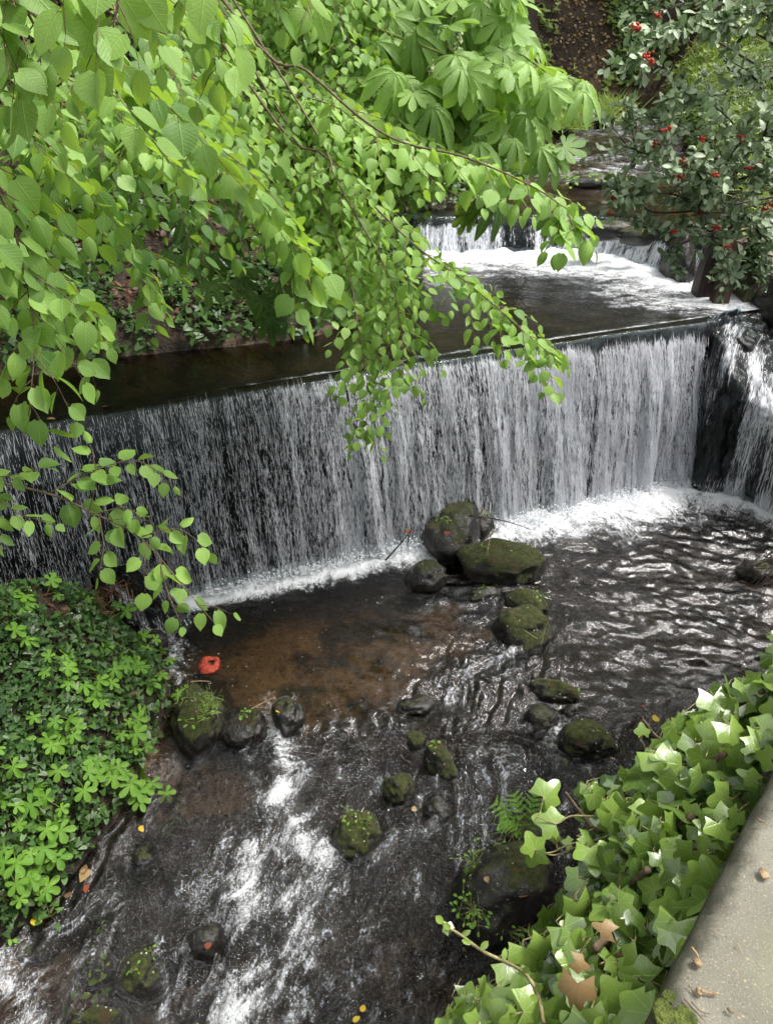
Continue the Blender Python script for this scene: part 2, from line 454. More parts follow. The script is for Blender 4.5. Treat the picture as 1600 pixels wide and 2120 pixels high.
def weir2Y(x): return np.interp(x, WL2[:, 0], WL2[:, 1])
def wlevel(x, y):
    w = lowW(y)
    up = sstep(.2, .32, y - lipY(x))
    w = w * (1 - up) + 2.0 * up
    u2 = sstep(.15, .5, y - weir2Y(x))
    w3 = 2.5 + np.clip(y - 14.5, 0, 20) * .045
    return w * (1 - u2) + w3 * u2
def wall_side(x, y):  # positive on the land side of the parapet
    return (x - .338) * .763 - (y - .463) * .646
def ground(x, y):
    x = np.asarray(x, float); y = np.asarray(y, float)
    ins = inside(x, y, CH)
    d = seg_dist(x, y, CH, True)
    w = wlevel(x, y)
    nz = fbm(x * .8, y * .8, 3.3, 5, 11) - .5
    nf = fbm(x * 4, y * 4, 1.3, 3, 5) - .5
    depth = np.where(y > lipY(x), .38, .26)
    bed = w - depth * sstep(0, .5, d) - .02 + nf * .10
    left = x < (np.interp(y, [-5, 5, 8, 12, 20, 27], [-1, 0, 1.5, 2.6, 5, 6.5]))
    up = y > lipY(x) + .25
    # bank profiles
    hl_low = 1.0 * (1 - np.exp(-d / .55)) + .42 * d
    hl_up = .25 * (1 - np.exp(-d / .15)) + .32 * np.minimum(d, 1.3) + 1.0 * np.clip(d - 1.3, 0, 30)
    hr_up = .5 * (1 - np.exp(-d / .3)) + .42 * d
    hfar = 1.9 * d + .3
    far = sstep(21.5, 26.5, y - .35 * np.abs(x - 5)) 
    h = np.where(left, np.where(up, hl_up, hl_low), np.where(up, hr_up, .9 * d))
    h = h * (1 - far) + hfar * far
    h = np.minimum(h, 15 + 4 * nz)
    h = h * (1 + .45 * nz) + nz * .5 * sstep(.2, 2.5, d) + nf * .09
    bank = w + h
    # land behind the parapet
    ws = wall_side(x, y)
    bank = np.where((~left) & (y < 5.6) & (ws > .15), 3.3 + nf * .05, bank)
    return np.where(ins, bed, bank), ins, d
def axis(lo, a, b, hi, fine, grow=1.12):
    mid = list(np.arange(a, b, fine)); L = []; s = fine; v = a
    while v > lo: s = min(s * grow, 4); v -= s; L.append(v)
    R = []; s = fine; v = mid[-1]
    while v < hi: s = min(s * grow, 4); v += s; R.append(v)
    return np.array(L[::-1] + mid + R)
gx = axis(-90, -4.5, 5.6, 90, .06, 1.07); gy = axis(-40, 1.4, 9.3, 120, .06, 1.035)
X, Y = np.meshgrid(gx, gy, indexing='ij')
Z, INS, D = ground(X, Y)
V = np.stack([X, Y, Z], -1).reshape(-1, 3)
wet = np.where(INS, 1.0, np.clip(1 - D / .12, 0, 1)).ravel()
def pix_ellipse(px, py, rx, ry, z):  # world ellipse helper for patches of the bed
    c = onz(px, py, z); a = onz(px + rx, py, z); b = onz(px, py + ry, z)
    return c[0], c[1], abs(a[0] - c[0]), abs(b[1] - c[1])
sandm = np.zeros(X.shape)
for e in [(620, 1380, 260, 120, -.2), (520, 1440, 130, 60, -.2), (900, 1300, 200, 60, -.25), (380, 1640, 150, 80, -.3), (120, 2080, 150, 110, -.6), (900, 2010, 130, 90, -.5), (760, 1340, 160, 90, -.2), (300, 1690, 80, 40, -.3), (330, 2080, 60, 50, -.6)]:
    cx, cy, rx, ry = pix_ellipse(*e)
    q = np.hypot((X - cx) / rx, (Y - cy) / ry)
    sandm = np.maximum(sandm, 1 - sstep(.65, 1.15, q + .5 * (fbm(X * 3, Y * 3, 0, 3, 77) - .5)))
sandm = np.maximum(sandm, np.where(Y > lipY(X) + .3, .55, 0)); sandm = np.maximum(sandm, np.where(Y > 12.4, 1.0, 0))
cliff = sstep(1.0, 2.2, D) * np.where(Y > 14.5, 1, 0) * np.where(INS, 0, 1)
mesh('ground', V, [grid_faces(*X.shape)], M['ground'], attrs={'wet': wet, 'sand': sandm.ravel(), 'cliff': cliff.ravel()}, kind='structure')
_gx, _gy, _gz = gx, gy, Z
def gz(x, y):
    """height of the ground sheet at points, bilinear"""
    x = np.atleast_1d(x).astype(float); y = np.atleast_1d(y).astype(float)
    i = np.clip(np.searchsorted(_gx, x) - 1, 0, len(_gx) - 2); j = np.clip(np.searchsorted(_gy, y) - 1, 0, len(_gy) - 2)
    u = np.clip((x - _gx[i]) / (_gx[i + 1] - _gx[i]), 0, 1); v = np.clip((y - _gy[j]) / (_gy[j + 1] - _gy[j]), 0, 1)
    return (_gz[i, j] * (1 - u) + _gz[i + 1, j] * u) * (1 - v) + (_gz[i, j + 1] * (1 - u) + _gz[i + 1, j + 1] * u) * v
def gnormal(x, y, e=.08):
    return nrm(np.stack([gz(x - e, y) - gz(x + e, y), gz(x, y - e) - gz(x, y + e), np.full(np.shape(np.atleast_1d(x)), 2 * e)], -1))
def on_ground(px, py, lo=1.5, hi=45):
    """first hit of the pixel's ray with the ground sheet"""
    ts = np.concatenate([np.arange(lo, 14, .03), np.arange(14, hi, .12)]); r = ray(px, py)
    P = np.array([0, 0, CZ]) + ts[:, None] * r
    b = P[:, 2] < gz(P[:, 0], P[:, 1])
    k = np.argmax(b) if b.any() else len(ts) - 1
    return P[k]

# ------------------------------------------------------------------ rocks
def ico(sub):
    import bmesh
    bm = bmesh.new(); bmesh.ops.create_icosphere(bm, subdivisions=sub, radius=1)
    V = np.array([v.co[:] for v in bm.verts]); Fc = np.array([[v.index for v in f.verts] for f in bm.faces]); bm.free()
    return V, Fc
ICO = {k: ico(k) for k in (1, 2, 3, 4, 5)}
ROCKS = []
def rock_shape(c, r, seed, sub=5, rough=.22, rot=0.0, flat=.75, sharp=.5):
    V, Fc = ICO[sub]; V = V.copy()
    o = seed * 7.13
    n1 = fbm(V[:, 0] * .9 + o, V[:, 1] * .9, V[:, 2] * .9 + o, 3, seed) - .5
    n2 = fbm(V[:, 0] * 2.6 + o, V[:, 1] * 2.6, V[:, 2] * 2.6, 5, seed + 9) - .5
    # faceting: clip against a few random planes
    rs = np.random.RandomState(seed)
    R = 1 + n1 * rough * 4.2
    P = V * R[:, None]
    for k in range(7):
        nn = nrm(rs.randn(3)); lim = .72 + .25 * rs.rand()
        dd = P @ nn - lim
        P = P - np.where(dd > 0, dd * sharp, 0)[:, None] * nn
    P = P * (1 + n2 * rough * 1.1)[:, None]
    P = P * np.array(r)
    ca, sa = math.cos(rot), math.sin(rot)
    P = np.stack([P[:, 0] * ca - P[:, 1] * sa, P[:, 0] * sa + P[:, 1] * ca, P[:, 2]], -1)
    return P + np.array(c), Fc
def rock(px, py, wpx, hpx, zb, seed, label, mat='rock_moss', name='boulder', hz=None, rot=0.0, group=None, rough=.2, sub=5):
    """boulder whose outline in the photo is about wpx by hpx, standing in water of level zb"""
    q = onz(px, py, zb + .08)
    t = q[1] * cp + (CZ - q[2]) * sp
    rx = wpx * t / F / 2
    ry = hpx * t / F / 2 / .80
    rz = hz if hz else min(rx, ry) * .72
    c = (q[0], q[1], zb + rz * .15)
    P, Fc = rock_shape(c, (rx, ry, rz), seed, sub, rough, rot)
    e = empty(name, (c[0], c[1], zb), label=label, cat='rock', group=group)
    o = mesh('stone', P, [Fc], M[mat], e, attrs={'wetline': 1 - sstep(.015, .05, P[:, 2] - zb - .02 * vnoise(P[:, 0] * 20, P[:, 1] * 20, 0, 5))})
    ROCKS.append((c, (rx, ry, rz), P))
    return e, c, (rx, ry, rz)

# ------------------------------------------------------------------ lower water
LOWBASE = np.array([(-3.6, 5.28), (-1.75, 6.05), (-.35, 6.62), (1.0, 7.18), (2.6, 7.88), (3.87, 8.40), (4.15, 8.12), (4.4, 7.88), (4.8, 7.5), (5.3, 7.2)])
def stroke(pts, z=-.05):
    return np.array([shore(a, b, z) for a, b in pts])
STROKES = [  # pixel polyline, width, strength, level
    ([(560, 1505), (585, 1560), (600, 1610), (565, 1670), (620, 1720)], .11, .62, -.1),
    ([(505, 1560), (540, 1640), (550, 1700)], .07, .45, -.1),
    ([(530, 1800), (500, 1880), (500, 1960), (500, 2030), (470, 2120), (430, 2300)], .17, .72, -.35),
    ([(520, 1790), (600, 1770), (690, 1775), (660, 1840), (590, 1880)], .12, .62, -.28),
    ([(400, 1870), (450, 1880), (480, 1900)], .07, .5, -.35),
    ([(690, 1780), (640, 1900), (600, 2000), (560, 2120)], .15, .45, -.32),
    ([(930, 1445), (985, 1385), (1080, 1350)], .10, .42, 0),
    ([(950, 1440), (970, 1560), (940, 1680), (890, 1800), (800, 1900), (700, 2050)], .24, .30, -.2),
    ([(850, 1750), (930, 1720), (1000, 1690)], .12, .32, -.2),
    ([(800, 1480), (760, 1560), (800, 1650)], .18, .25, -.1),
    ([(0, 1985), (25, 2060), (70, 2130)], .12, .6, -.4),
    ([(110, 1950), (200, 1915), (250, 1880)], .05, .4, -.35),
    ([(1155, 1505), (1145, 1550)], .04, .6, -.02),
    ([(620, 2000), (690, 2060)], .07, .45, -.4),
    ([(700, 1480), (680, 1540), (640, 1600)], .06, .35, -.05),
    ([(355, 1400), (365, 1360), (345, 1310), (400, 1262)], .10, .55, 0),
    ([(560, 1460), (545, 1440), (620, 1450)], .04, .45, 0),
]
def wave_low(x, y):
    rap = sstep(4.75, 4.0, y + .35 * (fbm(x * 1.2, 0 * x, 0, 2, 8) - .5)) * np.where(x < 2.4, 1, sstep(3.4, 2.4, x))
    rap = np.maximum(rap, sstep(.9, .0, seg_dist(x, y, stroke([(1080, 1350), (950, 1440)], 0))) * .7)
    base = lowW(y)
    # side shallows are calm
    calm = sstep(.1, .55, seg_dist(x, y, np.array(low_left[:8])))
    rap = rap * (.25 + .75 * calm)
    big = np.abs(fbm(x * 2.0 + .6 * y, y * 1.3, 0, 3, 21) - .5) * 2
    mid = np.abs(fbm((x - .32 * y) * 8.0 + fbm(x * 2, y * 2, 0, 2, 4) * 3, y * 3.0, .3, 3, 22) - .5) * 2
    fin = fbm((x - .32 * y) * 24, y * 8, .7, 3, 23) - .5
    z = base + rap * ((.30 - big) * .24 + (.3 - mid) * .17 + fin * .055)
    # pool ripples, warped rings around the eddy at right
    ec = shore(1480, 1270, 0)
    r = np.hypot(x - ec[0], y - ec[1]) + .25 * (fbm(x * 2, y * 2, 0, 3, 31) - .5)
    w1 = fbm(x * .9, y * .9, 5, 3, 36) * 2.4; uu = x * .93 - y * .36; vv = x * .36 + y * .93
    pool = (1 - rap) * sstep(-.6, 1.2, x + .3)
    z = z + pool * (.005 * np.sin(r * 42) * np.exp(-r * .9) + (fbm(uu * 1.8 + w1, vv * 4.6 + w1, 0, 3, 33) - .5) * .105 + (fbm(uu * 4.5 - w1, vv * 11 + w1 * 2, 0, 3, 34) - .5) * .058 + (fbm(uu * 11, vv * 24 + w1, 0, 3, 38) - .5) * .030)
    z = z + (1 - rap) * (fbm(x * 6 + 4, y * 9, 0, 3, 35) - .5) * .012
    return z, rap
def foam_low(x, y, rap):
    f = np.zeros(x.shape)
    db = seg_dist(x, y, LOWBASE)
    wdt = np.interp(x, [-2, -1, .3, 1.2, 2.4, 3.4, 4.4, 5], [.16, .2, .26, .42, .62, .85, .30, .25])
    nn = fbm(x * 3.2, y * 2.2, 0, 4, 41)
    q = db / (wdt * (.62 + .76 * nn))
    f = np.maximum(f, 1.18 - .85 * q)
    behind = y > np.interp(x, LOWBASE[:, 0], LOWBASE[:, 1])
    f = np.where(behind, 1.2, f)
    for pts, w, s, z in STROKES:
        d = seg_dist(x, y, stroke(pts, z))
        nn_ = fbm(x * 6, y * 4, 0, 4, 43)
        f = np.maximum(f, .84 * s * np.exp(-(d / w) ** 2 * .8) * (.35 + 1.3 * nn_))
        f = np.maximum(f, .60 * s * np.exp(-(d / (w * 2.3 + .05)) ** 2) * (.3 + 1.4 * fbm(x * 4, y * 3, 0, 4, 47)))
    cr = np.abs(fbm(x * 4.0 + y, y * 2.0, 0, 4, 45) - .5) * 2
    f = np.maximum(f, rap * (.34 - cr * .65 + .36 * (fbm(x * 1.6, y * 1.3, 0, 3, 46) - .5)))
    ctr = shore(850, 1600, -.1)
    f = f + rap * .035
    calmz = np.exp(-(np.hypot((x - shore(330, 1660, -.1)[0]) / .55, (y - shore(330, 1660, -.1)[1]) / .5)) ** 2)
    return f - calmz * .4, db
xs = np.arange(-4.2, 5.6, .019); ys = np.concatenate([np.arange(-14, 0, .5), np.arange(.2, 9.0, .019)])
X, Y = np.meshgrid(xs, ys, indexing='ij')
Zw, RAP = wave_low(X, Y)
FO, DB = foam_low(X, Y, RAP)
boil = np.clip(FO - .35, 0, .8)
Zw = Zw + boil * (.04 + .12 * (fbm(X * 7, Y * 7, 0, 4, 51) - .35)) * np.where(DB < 1.0, 1.0, .45)
chop = np.clip(.12 + RAP * .72 + .5 * sstep(-.5, 1.5, X) + .3 * np.exp(-DB), 0, 1)
calm = sstep(.0, .5, X + 1.6 - (Y - 5) * .6)
chop = chop * np.where(Y > 4.3, .34, 1) * (1 - .3 * sstep(2.2, 3.2, X))
keep = (Y < np.interp(X, LOWBASE[:, 0], LOWBASE[:, 1]) + .35)
Vw = np.stack([X, Y, Zw], -1).reshape(-1, 3)
gf = grid_faces(*X.shape); kf = keep.ravel()[gf].all(1)
spk = (Y > 4.2) * sstep(1.2, 0.2, X)
_w = (fbm(X * 1.1, Y * 1.1, 7, 3, 37) - .5) * 1.1; _ac = X - .32 * (Y - 4) * sstep(6, 4, Y) + _w * .6; _al = Y + .2 * X + _w * .5
FLOW = np.stack([_ac, _al * (1 - .55 * RAP), 0 * X], -1)
def prune(V, f, attrs):
    u = np.unique(f); mp = np.full(len(V), -1, np.int64); mp[u] = np.arange(len(u))
    return V[u], mp[f], {k: a[u] for k, a in attrs.items()}
V2, f2, A2 = prune(Vw, gf[kf], {'foam': FO.ravel(), 'chop': chop.ravel(), 'spk': spk.ravel().astype(float), 'flow': FLOW.reshape(-1, 3)})
mesh('stream_water', V2, [f2], M['water_low'], attrs=A2, kind='structure')

# ------------------------------------------------------------------ main weir and its falling water
def fall_frames(P, n):
    Q = smooth_path(np.c_[P, np.zeros(len(P))], n)[:, :2]
    T = np.gradient(Q, axis=0); T /= np.linalg.norm(T, axis=1)[:, None]
    N = np.stack([T[:, 1], -T[:, 0]], -1)         # downstream side
    s = np.concatenate([[0], np.cumsum(np.linalg.norm(np.diff(Q, axis=0), axis=1))])
    return Q, N, s
def fall_grid(P, nS, nV, zt, zb, throw, off=0.0, back=.35, disp=None):
    Q, N, s = fall_frames(P, nS)
    u = np.linspace(0, 1, nV)
    H = zt - zb
    ncr = int(nV * .12)
    o = np.zeros(nV); h = np.zeros(nV)
    o[:ncr] = np.linspace(-back, 0, ncr)
    uu = np.linspace(0, 1, nV - ncr + 1)[1:]
    o[ncr:] = throw * uu ** .72; h[ncr:] = -H * uu ** 1.15
    h = h - .02 * sstep(-.25, 0, o)
    S, U = np.meshgrid(s, np.concatenate([np.linspace(-back, 0, ncr), H * uu ** 1.1]), indexing='ij')
    O = np.broadcast_to(o, S.shape) + (fbm(S * 1.3, 0 * S, 0, 4, 66) - .5) * .10 + (fbm(S * 8, 0 * S, 0, 3, 67) - .5) * .025
    Hh = np.broadcast_to(h, S.shape)
    if disp is not None:
        dd = disp(S, U); O = O + dd
    Zz = zt + Hh + (fbm(S * 1.7, 0 * S, 3, 4, 68) - .5) * .022 * (1 - sstep(.0, .3, U))
    Xx = Q[:, 0][:, None] + N[:, 0][:, None] * O; Yy = Q[:, 1][:, None] + N[:, 1][:, None] * O
    return np.stack([Xx, Yy, Zz], -1), S, U
LIP = np.array([(-6.2, 4.87), (-3.43, 6.03), (-1.6, 6.80), (.28, 7.58), (2.2, 8.35), (4.0, 9.02), (4.5, 9.22)])
weir = empty('weir', (0, 7.45, 0), label='dark wet stone weir wall holding back the upper pool', cat='weir')
def stone_disp(S, U):
    return (fbm(S * 1.5, U * 1.5, 0, 4, 61) - .5) * .10 + (fbm(S * 6, U * 6, 0, 4, 62) - .5) * .06 - .02
G, S, U = fall_grid(LIP, 420, 110, 1.955, -.35, .49, 0, .25, stone_disp)
mesh('weir_face', G.reshape(-1, 3), [grid_faces(*S.shape)[:, ::-1]], M['weir'], weir)
# buttress at the right end
BC = np.array([
    [(3.93, 9.02, 1.98), (3.92, 8.80, 1.80), (3.90, 8.60, 1.1), (3.88, 8.45, .4), (3.86, 8.38, -.35)],
    [(4.25, 9.15, 1.96), (4.08, 8.78, 1.80), (4.08, 8.40, 1.25), (4.08, 8.22, .5), (4.12, 8.15, -.35)],
    [(4.62, 9.25, 1.94), (4.42, 8.75, 1.70), (4.32, 8.20, 1.30), (4.33, 8.02, .55), (4.40, 7.88, -.35)],
    [(5.05, 9.30, 1.90), (4.80, 8.70, 1.60), (4.60, 8.00, 1.22), (4.62, 7.62, .95), (4.80, 7.50, -.35)],
    [(5.7, 9.2, 1.85), (5.5, 8.6, 1.55), (5.3, 7.9, 1.15), (5.25, 7.35, .95), (5.3, 7.2, -.35)],
    [(6.6, 9.2, 2.1), (6.5, 8.6, 1.9), (6.3, 7.9, 1.5), (6.3, 7.3, 1.2), (6.3, 7.1, -.35)]], float)
def toward(P, nu, nv, ref):
    f = grid_faces(nu, nv); Q = P.reshape(-1, 3); k = len(f) // 2
    nn = np.cross(Q[f[:, 1]] - Q[f[:, 0]], Q[f[:, 2]] - Q[f[:, 0]]).sum(0)
    return f if nn @ np.array(ref) > 0 else f[:, ::-1]
def surf(ctrl, nu, nv):
    A = np.array([smooth_path(r, nv) for r in ctrl])
    return np.array([smooth_path(A[:, j], nu) for j in range(nv)]).transpose(1, 0, 2)
B = surf(BC, 130, 110)
us, vs = np.meshgrid(np.linspace(0, 2.6, 130), np.linspace(0, 2.6, 110), indexing='ij')
Tn = nrm(np.cross(np.gradient(B, axis=0), np.gradient(B, axis=1)))
if Tn[60, 60, 1] > 0: Tn = -Tn
blk = (fbm(us * 2.2, vs * 2.2, 0, 4, 71) - .5) * .40 + (np.abs(fbm(us * 5, vs * 4, 0, 4, 72) - .5)) * .26
blk *= sstep(0, .25, us)
BB = B + Tn * (blk - .03)[..., None]
mesh('buttress', BB.reshape(-1, 3), [toward(BB, 130, 110, (0, -1, 1))], M['weir'], weir)

def dens_main(S, U, Q):
    x = Q
    L = np.interp(x, [-5, -3.2, -2.2, -1.4, -.6, .3, 1.5, 3.3, 3.70, 3.86, 4.4], [.08, .12, .17, .23, .32, .43, .54, .62, .64, -.2, -.5])  # sparser at left: less water there, and the tree shade painted in
    st = (fbm(S * 2.6, U * .12, 0, 3, 81) - .5) * np.interp(x, [-2, 1], [.14, .55])
    st2 = (fbm(S * 9, U * .5, 0, 3, 82) - .5) * .34
    tw = np.interp(x, [-4, -1, 0, 2, 4], [.08, .08, .12, .40, .68]); tp = sstep((.02 + .12 * vnoise(S * 6, 0, 0, 83)) * tw, (.30 + .20 * vnoise(S * 9, 0, 0, 84)) * tw, U)
    dk = -np.exp(-(np.abs((S * 1.45 + .3 * vnoise(U * 1.2, S * .2, 0, 85)) % 1 - .5) / .045) ** 2) * .35 * (vnoise(np.floor(S * 1.45), 0, 0, 86) > .35) * sstep(0, 1.4, x)
    return (-.34 + st2 * .8) * (1 - tp) + .8 * np.exp(-((U - .03) / .03) ** 2) * (fbm(S * 14, U * 20, 0, 3, 87) - .42) * np.interp(x, [-3, -1.5, 4], [0, 1, 1.2]) + tp * (L + st + st2 + dk) + .05 * U  # thin white line under the crest paints its glints
Q, N_, s_ = fall_frames(LIP, 1300)
def water_disp(S, U):
    r = sstep(.1, .9, U)
    return .07 + r * np.maximum(-.05, (fbm(S * 7, U * .5, 0, 3, 91) - .5) * .24 + (fbm(S * 26, U * 2.5, 0, 3, 92) - .5) * .10)
G, S, U = fall_grid(LIP, 1300, 190, 2.0, -.06, .52, 0, .13, water_disp)
XX = np.broadcast_to(Q[:, 0][:, None], S.shape)
DN = dens_main(S, U, XX)
ok = (XX < 4.45).ravel(); gf = grid_faces(*S.shape)[:, ::-1]; gf = gf[ok[gf].all(1)]
V2, f2, A2 = prune(G.reshape(-1, 3), gf, {'dens': DN.ravel(), 'fuv': np.stack([S, U, 0 * U], -1).reshape(-1, 3)})
mesh('waterfall_water', V2, [f2], M['fall'], attrs=A2, kind='structure')

def strands(acc, P, D_, Nn, L, W):
    """thin elongated drops: P centre, D_ direction, Nn outward"""
    Sd = nrm(np.cross(D_, Nn))
    L = L[:, None]; W = W[:, None]
    a = P - D_ * L * .5; b = P + D_ * L * .5
    mpt = P + D_ * L * .12
    V = np.stack([a, mpt + Sd * W, mpt + Nn * W * .8, mpt - Sd * W, b], 1)
    k = len(P); base = (np.arange(k) * 5)[:, None]
    f = np.concatenate([base + np.array([[0, 1, 2]]), base + np.array([[0, 2, 3]]), base + np.array([[4, 2, 1]]), base + np.array([[4, 3, 2]])])
    acc.add(V.reshape(-1, 3), [f])
acc = Acc()
NS = 100000
si = rng.randint(0, S.shape[0] - 1, NS * 2); ui = rng.randint(24, S.shape[1] - 2, NS * 2)
dn = DN[si, ui] + (rng.rand(len(si)) - .5) * 1.0
selk = (dn > .50) & (XX[si, 0] < 3.93)
si, ui = si[selk], ui[selk]
P = G[si, ui]; Dv = nrm(G[si, ui + 1] - G[si, ui])
Nn = np.concatenate([N_[si], np.full((len(si), 1), .35)], 1); Nn = nrm(Nn)
Dv = nrm(Dv + rng.randn(len(si), 3) * .045)
P = P + Nn * (rng.rand(len(si), 1) * .05) + rng.randn(len(si), 3) * .006
LL = .025 + .20 * rng.rand(len(si)) ** 3; WW = (.0016 + .0036 * rng.rand(len(si)) ** 1.5) * np.interp(XX[si, 0], [-3, 0, 1.5], [.5, .72, 1.0])  # finer strands at left put the shade there into their size
strands(acc, P, Dv, Nn, LL, WW)
acc.build('waterfall_spray', M['strand'], kind='structure')
print('strands', len(si))

# cascade over the buttress
BW = B + Tn * (np.maximum(blk, -.02) * .8 + .035)[..., None]
px_ = 800 + F * BW[..., 0] / (BW[..., 1] * cp + (CZ - BW[..., 2]) * sp)
cas = np.zeros(us.shape)
path1 = seg_dist(BW[..., 0], BW[..., 1], np.array([(4.15, 8.95), (4.32, 8.5), (4.42, 8.1), (4.75, 7.75), (5.3, 7.7)]))
cas = 1.0 * np.exp(-(path1 / .27) ** 2) * sstep(2.0, 1.9, BW[..., 2])
cas = cas + .25 * np.exp(-((us - .95) / .35) ** 2) * sstep(1.2, .9, BW[..., 2]) + .15 * (fbm(us * 5, vs * 1.5, 0, 3, 95))
lowf = sstep(.45, .0, BW[..., 2]) * .25 * sstep(.3, .6, us)
mesh('cascade_water', BW.reshape(-1, 3), [toward(BW, 130, 110, (0, -1, 1))], M['fall'], attrs={'dens': (cas * .70 - .20 + lowf + (fbm(us * 3.5, vs * 2.0, 0, 3, 98) - .5) * 1.3).ravel(), 'fuv': np.stack([us + .25 * vs, vs * .8, 0 * us], -1).reshape(-1, 3)}, kind='structure')
acc = Acc()
ii = rng.randint(0, 129, 9000); jj = rng.randint(8, 108, 9000)
k = (cas[ii, jj] * .85 + (fbm(us * 3.5, vs * 2.0, 0, 3, 98)[ii, jj] - .5) * 1.3 + (rng.rand(9000) - .5) * .6) > 1.0
ii, jj = ii[k], jj[k]
P = BW[ii, jj]; Dv = nrm(BW[ii, jj + 1] - BW[ii, jj] + rng.randn(len(ii), 3) * .004)
strands(acc, P + Tn[ii, jj] * (rng.rand(len(ii), 1) * .03), Dv, Tn[ii, jj], .03 + .07 * rng.rand(len(ii)), .002 + .003 * rng.rand(len(ii)))
acc.build('cascade_spray', M['strand'], kind='structure')

TR = np.array([[onz(205, 1175, .85), onz(228, 1235, .55), onz(262, 1292, .22), onz(312, 1338, -.06)],
               [onz(245, 1172, .85), onz(285, 1235, .50), onz(322, 1285, .16), onz(352, 1325, -.06)],
               [onz(300, 1170, .80), onz(345, 1225, .40), onz(382, 1262, .10), onz(415, 1285, -.06)]])
TB = surf(TR, 90, 120); ut, vt = np.meshgrid(np.linspace(0, 1, 90), np.linspace(0, 1.3, 120), indexing='ij')
TB = TB + np.array([.1, -.5, .7]) * ((fbm(ut * 5, vt * 5, 0, 4, 96) - .45) * .22)[..., None]
mesh('stone_steps', TB.reshape(-1, 3), [toward(TB, 90, 120, (0, -1, 1))], M['weir'], weir)
TD = .34 + (fbm(ut * 3, vt * 2, 0, 3, 97) - .5) * 1.5 + .25 * sstep(.9, 1.3, vt)
mesh('side_trickle_water', (TB + np.array([.01, -.04, .03])).reshape(-1, 3), [toward(TB, 90, 120, (0, -1, 1))], M['fall'], attrs={'dens': TD.ravel(), 'fuv': np.stack([ut * .9 + vt * .3, vt, 0 * ut], -1).reshape(-1, 3)}, kind='structure')

# foam beads thrown up along the foot of the fall
V1, F1 = ICO[1]
acc = Acc()
nB = 5200
t = rng.rand(nB); xx = -1.9 + 5.9 * t
yy = np.interp(xx, LOWBASE[:, 0], LOWBASE[:, 1]) - np.abs(rng.randn(nB)) * np.interp(xx, [-2, .5, 2, 4], [.05, .07, .14, .16]) + .06
zz = .05 + np.abs(rng.randn(nB)) * .05
r_ = .004 + .010 * rng.rand(nB) ** 2
VV = (np.stack([xx, yy, zz], -1)[:, None, :] + V1[None] * r_[:, None, None]).reshape(-1, 3)
FF = (F1[None] + (np.arange(nB) * len(V1))[:, None, None]).reshape(-1, 3)
mesh('foam_spray', VV, [FF], M['bead'], kind='structure')

# ------------------------------------------------------------------ upper pool
xs = np.arange(-6.5, 5.4, .03); vs_ = np.concatenate([np.arange(.045, 7.6, .035)])
X, Vv = np.meshgrid(xs, vs_, indexing='ij'); Y = lipY(X) + Vv
f = np.zeros(X.shape)
dw = seg_dist(X, Y, WL2 + np.array([0, -.28]))
nn = fbm(X * 1.3, Y * 2.0, 0, 4, 101)
f = 1.10 - .50 * dw / (.50 + 1.15 * nn)
f = np.where(X < .5, f - .15, f)
f = np.maximum(f, .55 * np.exp(-(seg_dist(X, Y, stroke([(1440, 590), (1420, 620), (1380, 600)], 2.0)) / .22) ** 2))
f = np.maximum(f, (1 - sstep(.05, .12 + .08 * vnoise(X * 6, 0, 0, 7), Vv)) * .62 * sstep(-2.5, 0, X))  # white line painted along the lip as its highlight
Zu = 2.0 + (fbm(X * 2.0, Y * 4.5, 0, 4, 102) - .5) * .035 * np.exp(-dw * .25) * sstep(.05, .5, Vv) + np.clip(f, 0, 1) ** 2 * (fbm(X * 5, Y * 6, 0, 4, 103) - .4) * .16 * sstep(.3, 1.0, Vv)
Zu += sstep(1.5, .05, Vv) * -.012
chop = np.clip(.12 + .9 * np.exp(-dw * .45) * sstep(-1.5, .8, X), 0, 1)
keep = Y < np.interp(X, WL2[:, 0], WL2[:, 1]) + .05
gf = grid_faces(*X.shape); gf = gf[keep.ravel()[gf].all(1)]
V2, f2, A2 = prune(np.stack([X, Y, Zu], -1).reshape(-1, 3), gf, {'foam': f.ravel(), 'chop': chop.ravel()})
mesh('upper_pool_water', V2, [f2], M['water_up'], attrs=A2, kind='structure')

# upstream weir
weir2 = empty('weir', (2, 12.4, 2), label='low stone weir behind the upper pool, foaming at its foot', cat='weir')
G, S, U = fall_grid(WL2, 220, 40, 2.47, 1.75, .14, 0, .9, lambda S, U: (fbm(S * 3, U * 3, 0, 4, 111) - .5) * .22 + (fbm(S * 9, U * 9, 0, 3, 112) - .5) * .08)
mesh('weir_face', G.reshape(-1, 3), [grid_faces(*S.shape)[:, ::-1]], M['weir'], weir2)
G, S, U = fall_grid(WL2, 700, 80, 2.51, 1.98, .26, 0, .4, lambda S, U: .04 + (fbm(S * 4, U * .6, 0, 3, 113) - .5) * .16 + (fbm(S * 16, U * 3, 0, 3, 114) - .5) * .05)
DN2 = -.25 + sstep(.02, .2, U) * (.85 + (fbm(S * 2.2, U * .3, 0, 3, 115) - .5) * .9 + (fbm(S * 9, U * .3, 0, 2, 116) - .5) * .5)
mesh('upstream_fall_water', G.reshape(-1, 3), [grid_faces(*S.shape)[:, ::-1]], M['fall'], attrs={'dens': DN2.ravel(), 'fuv': np.stack([S * .7, U, 0 * U], -1).reshape(-1, 3)}, kind='structure')
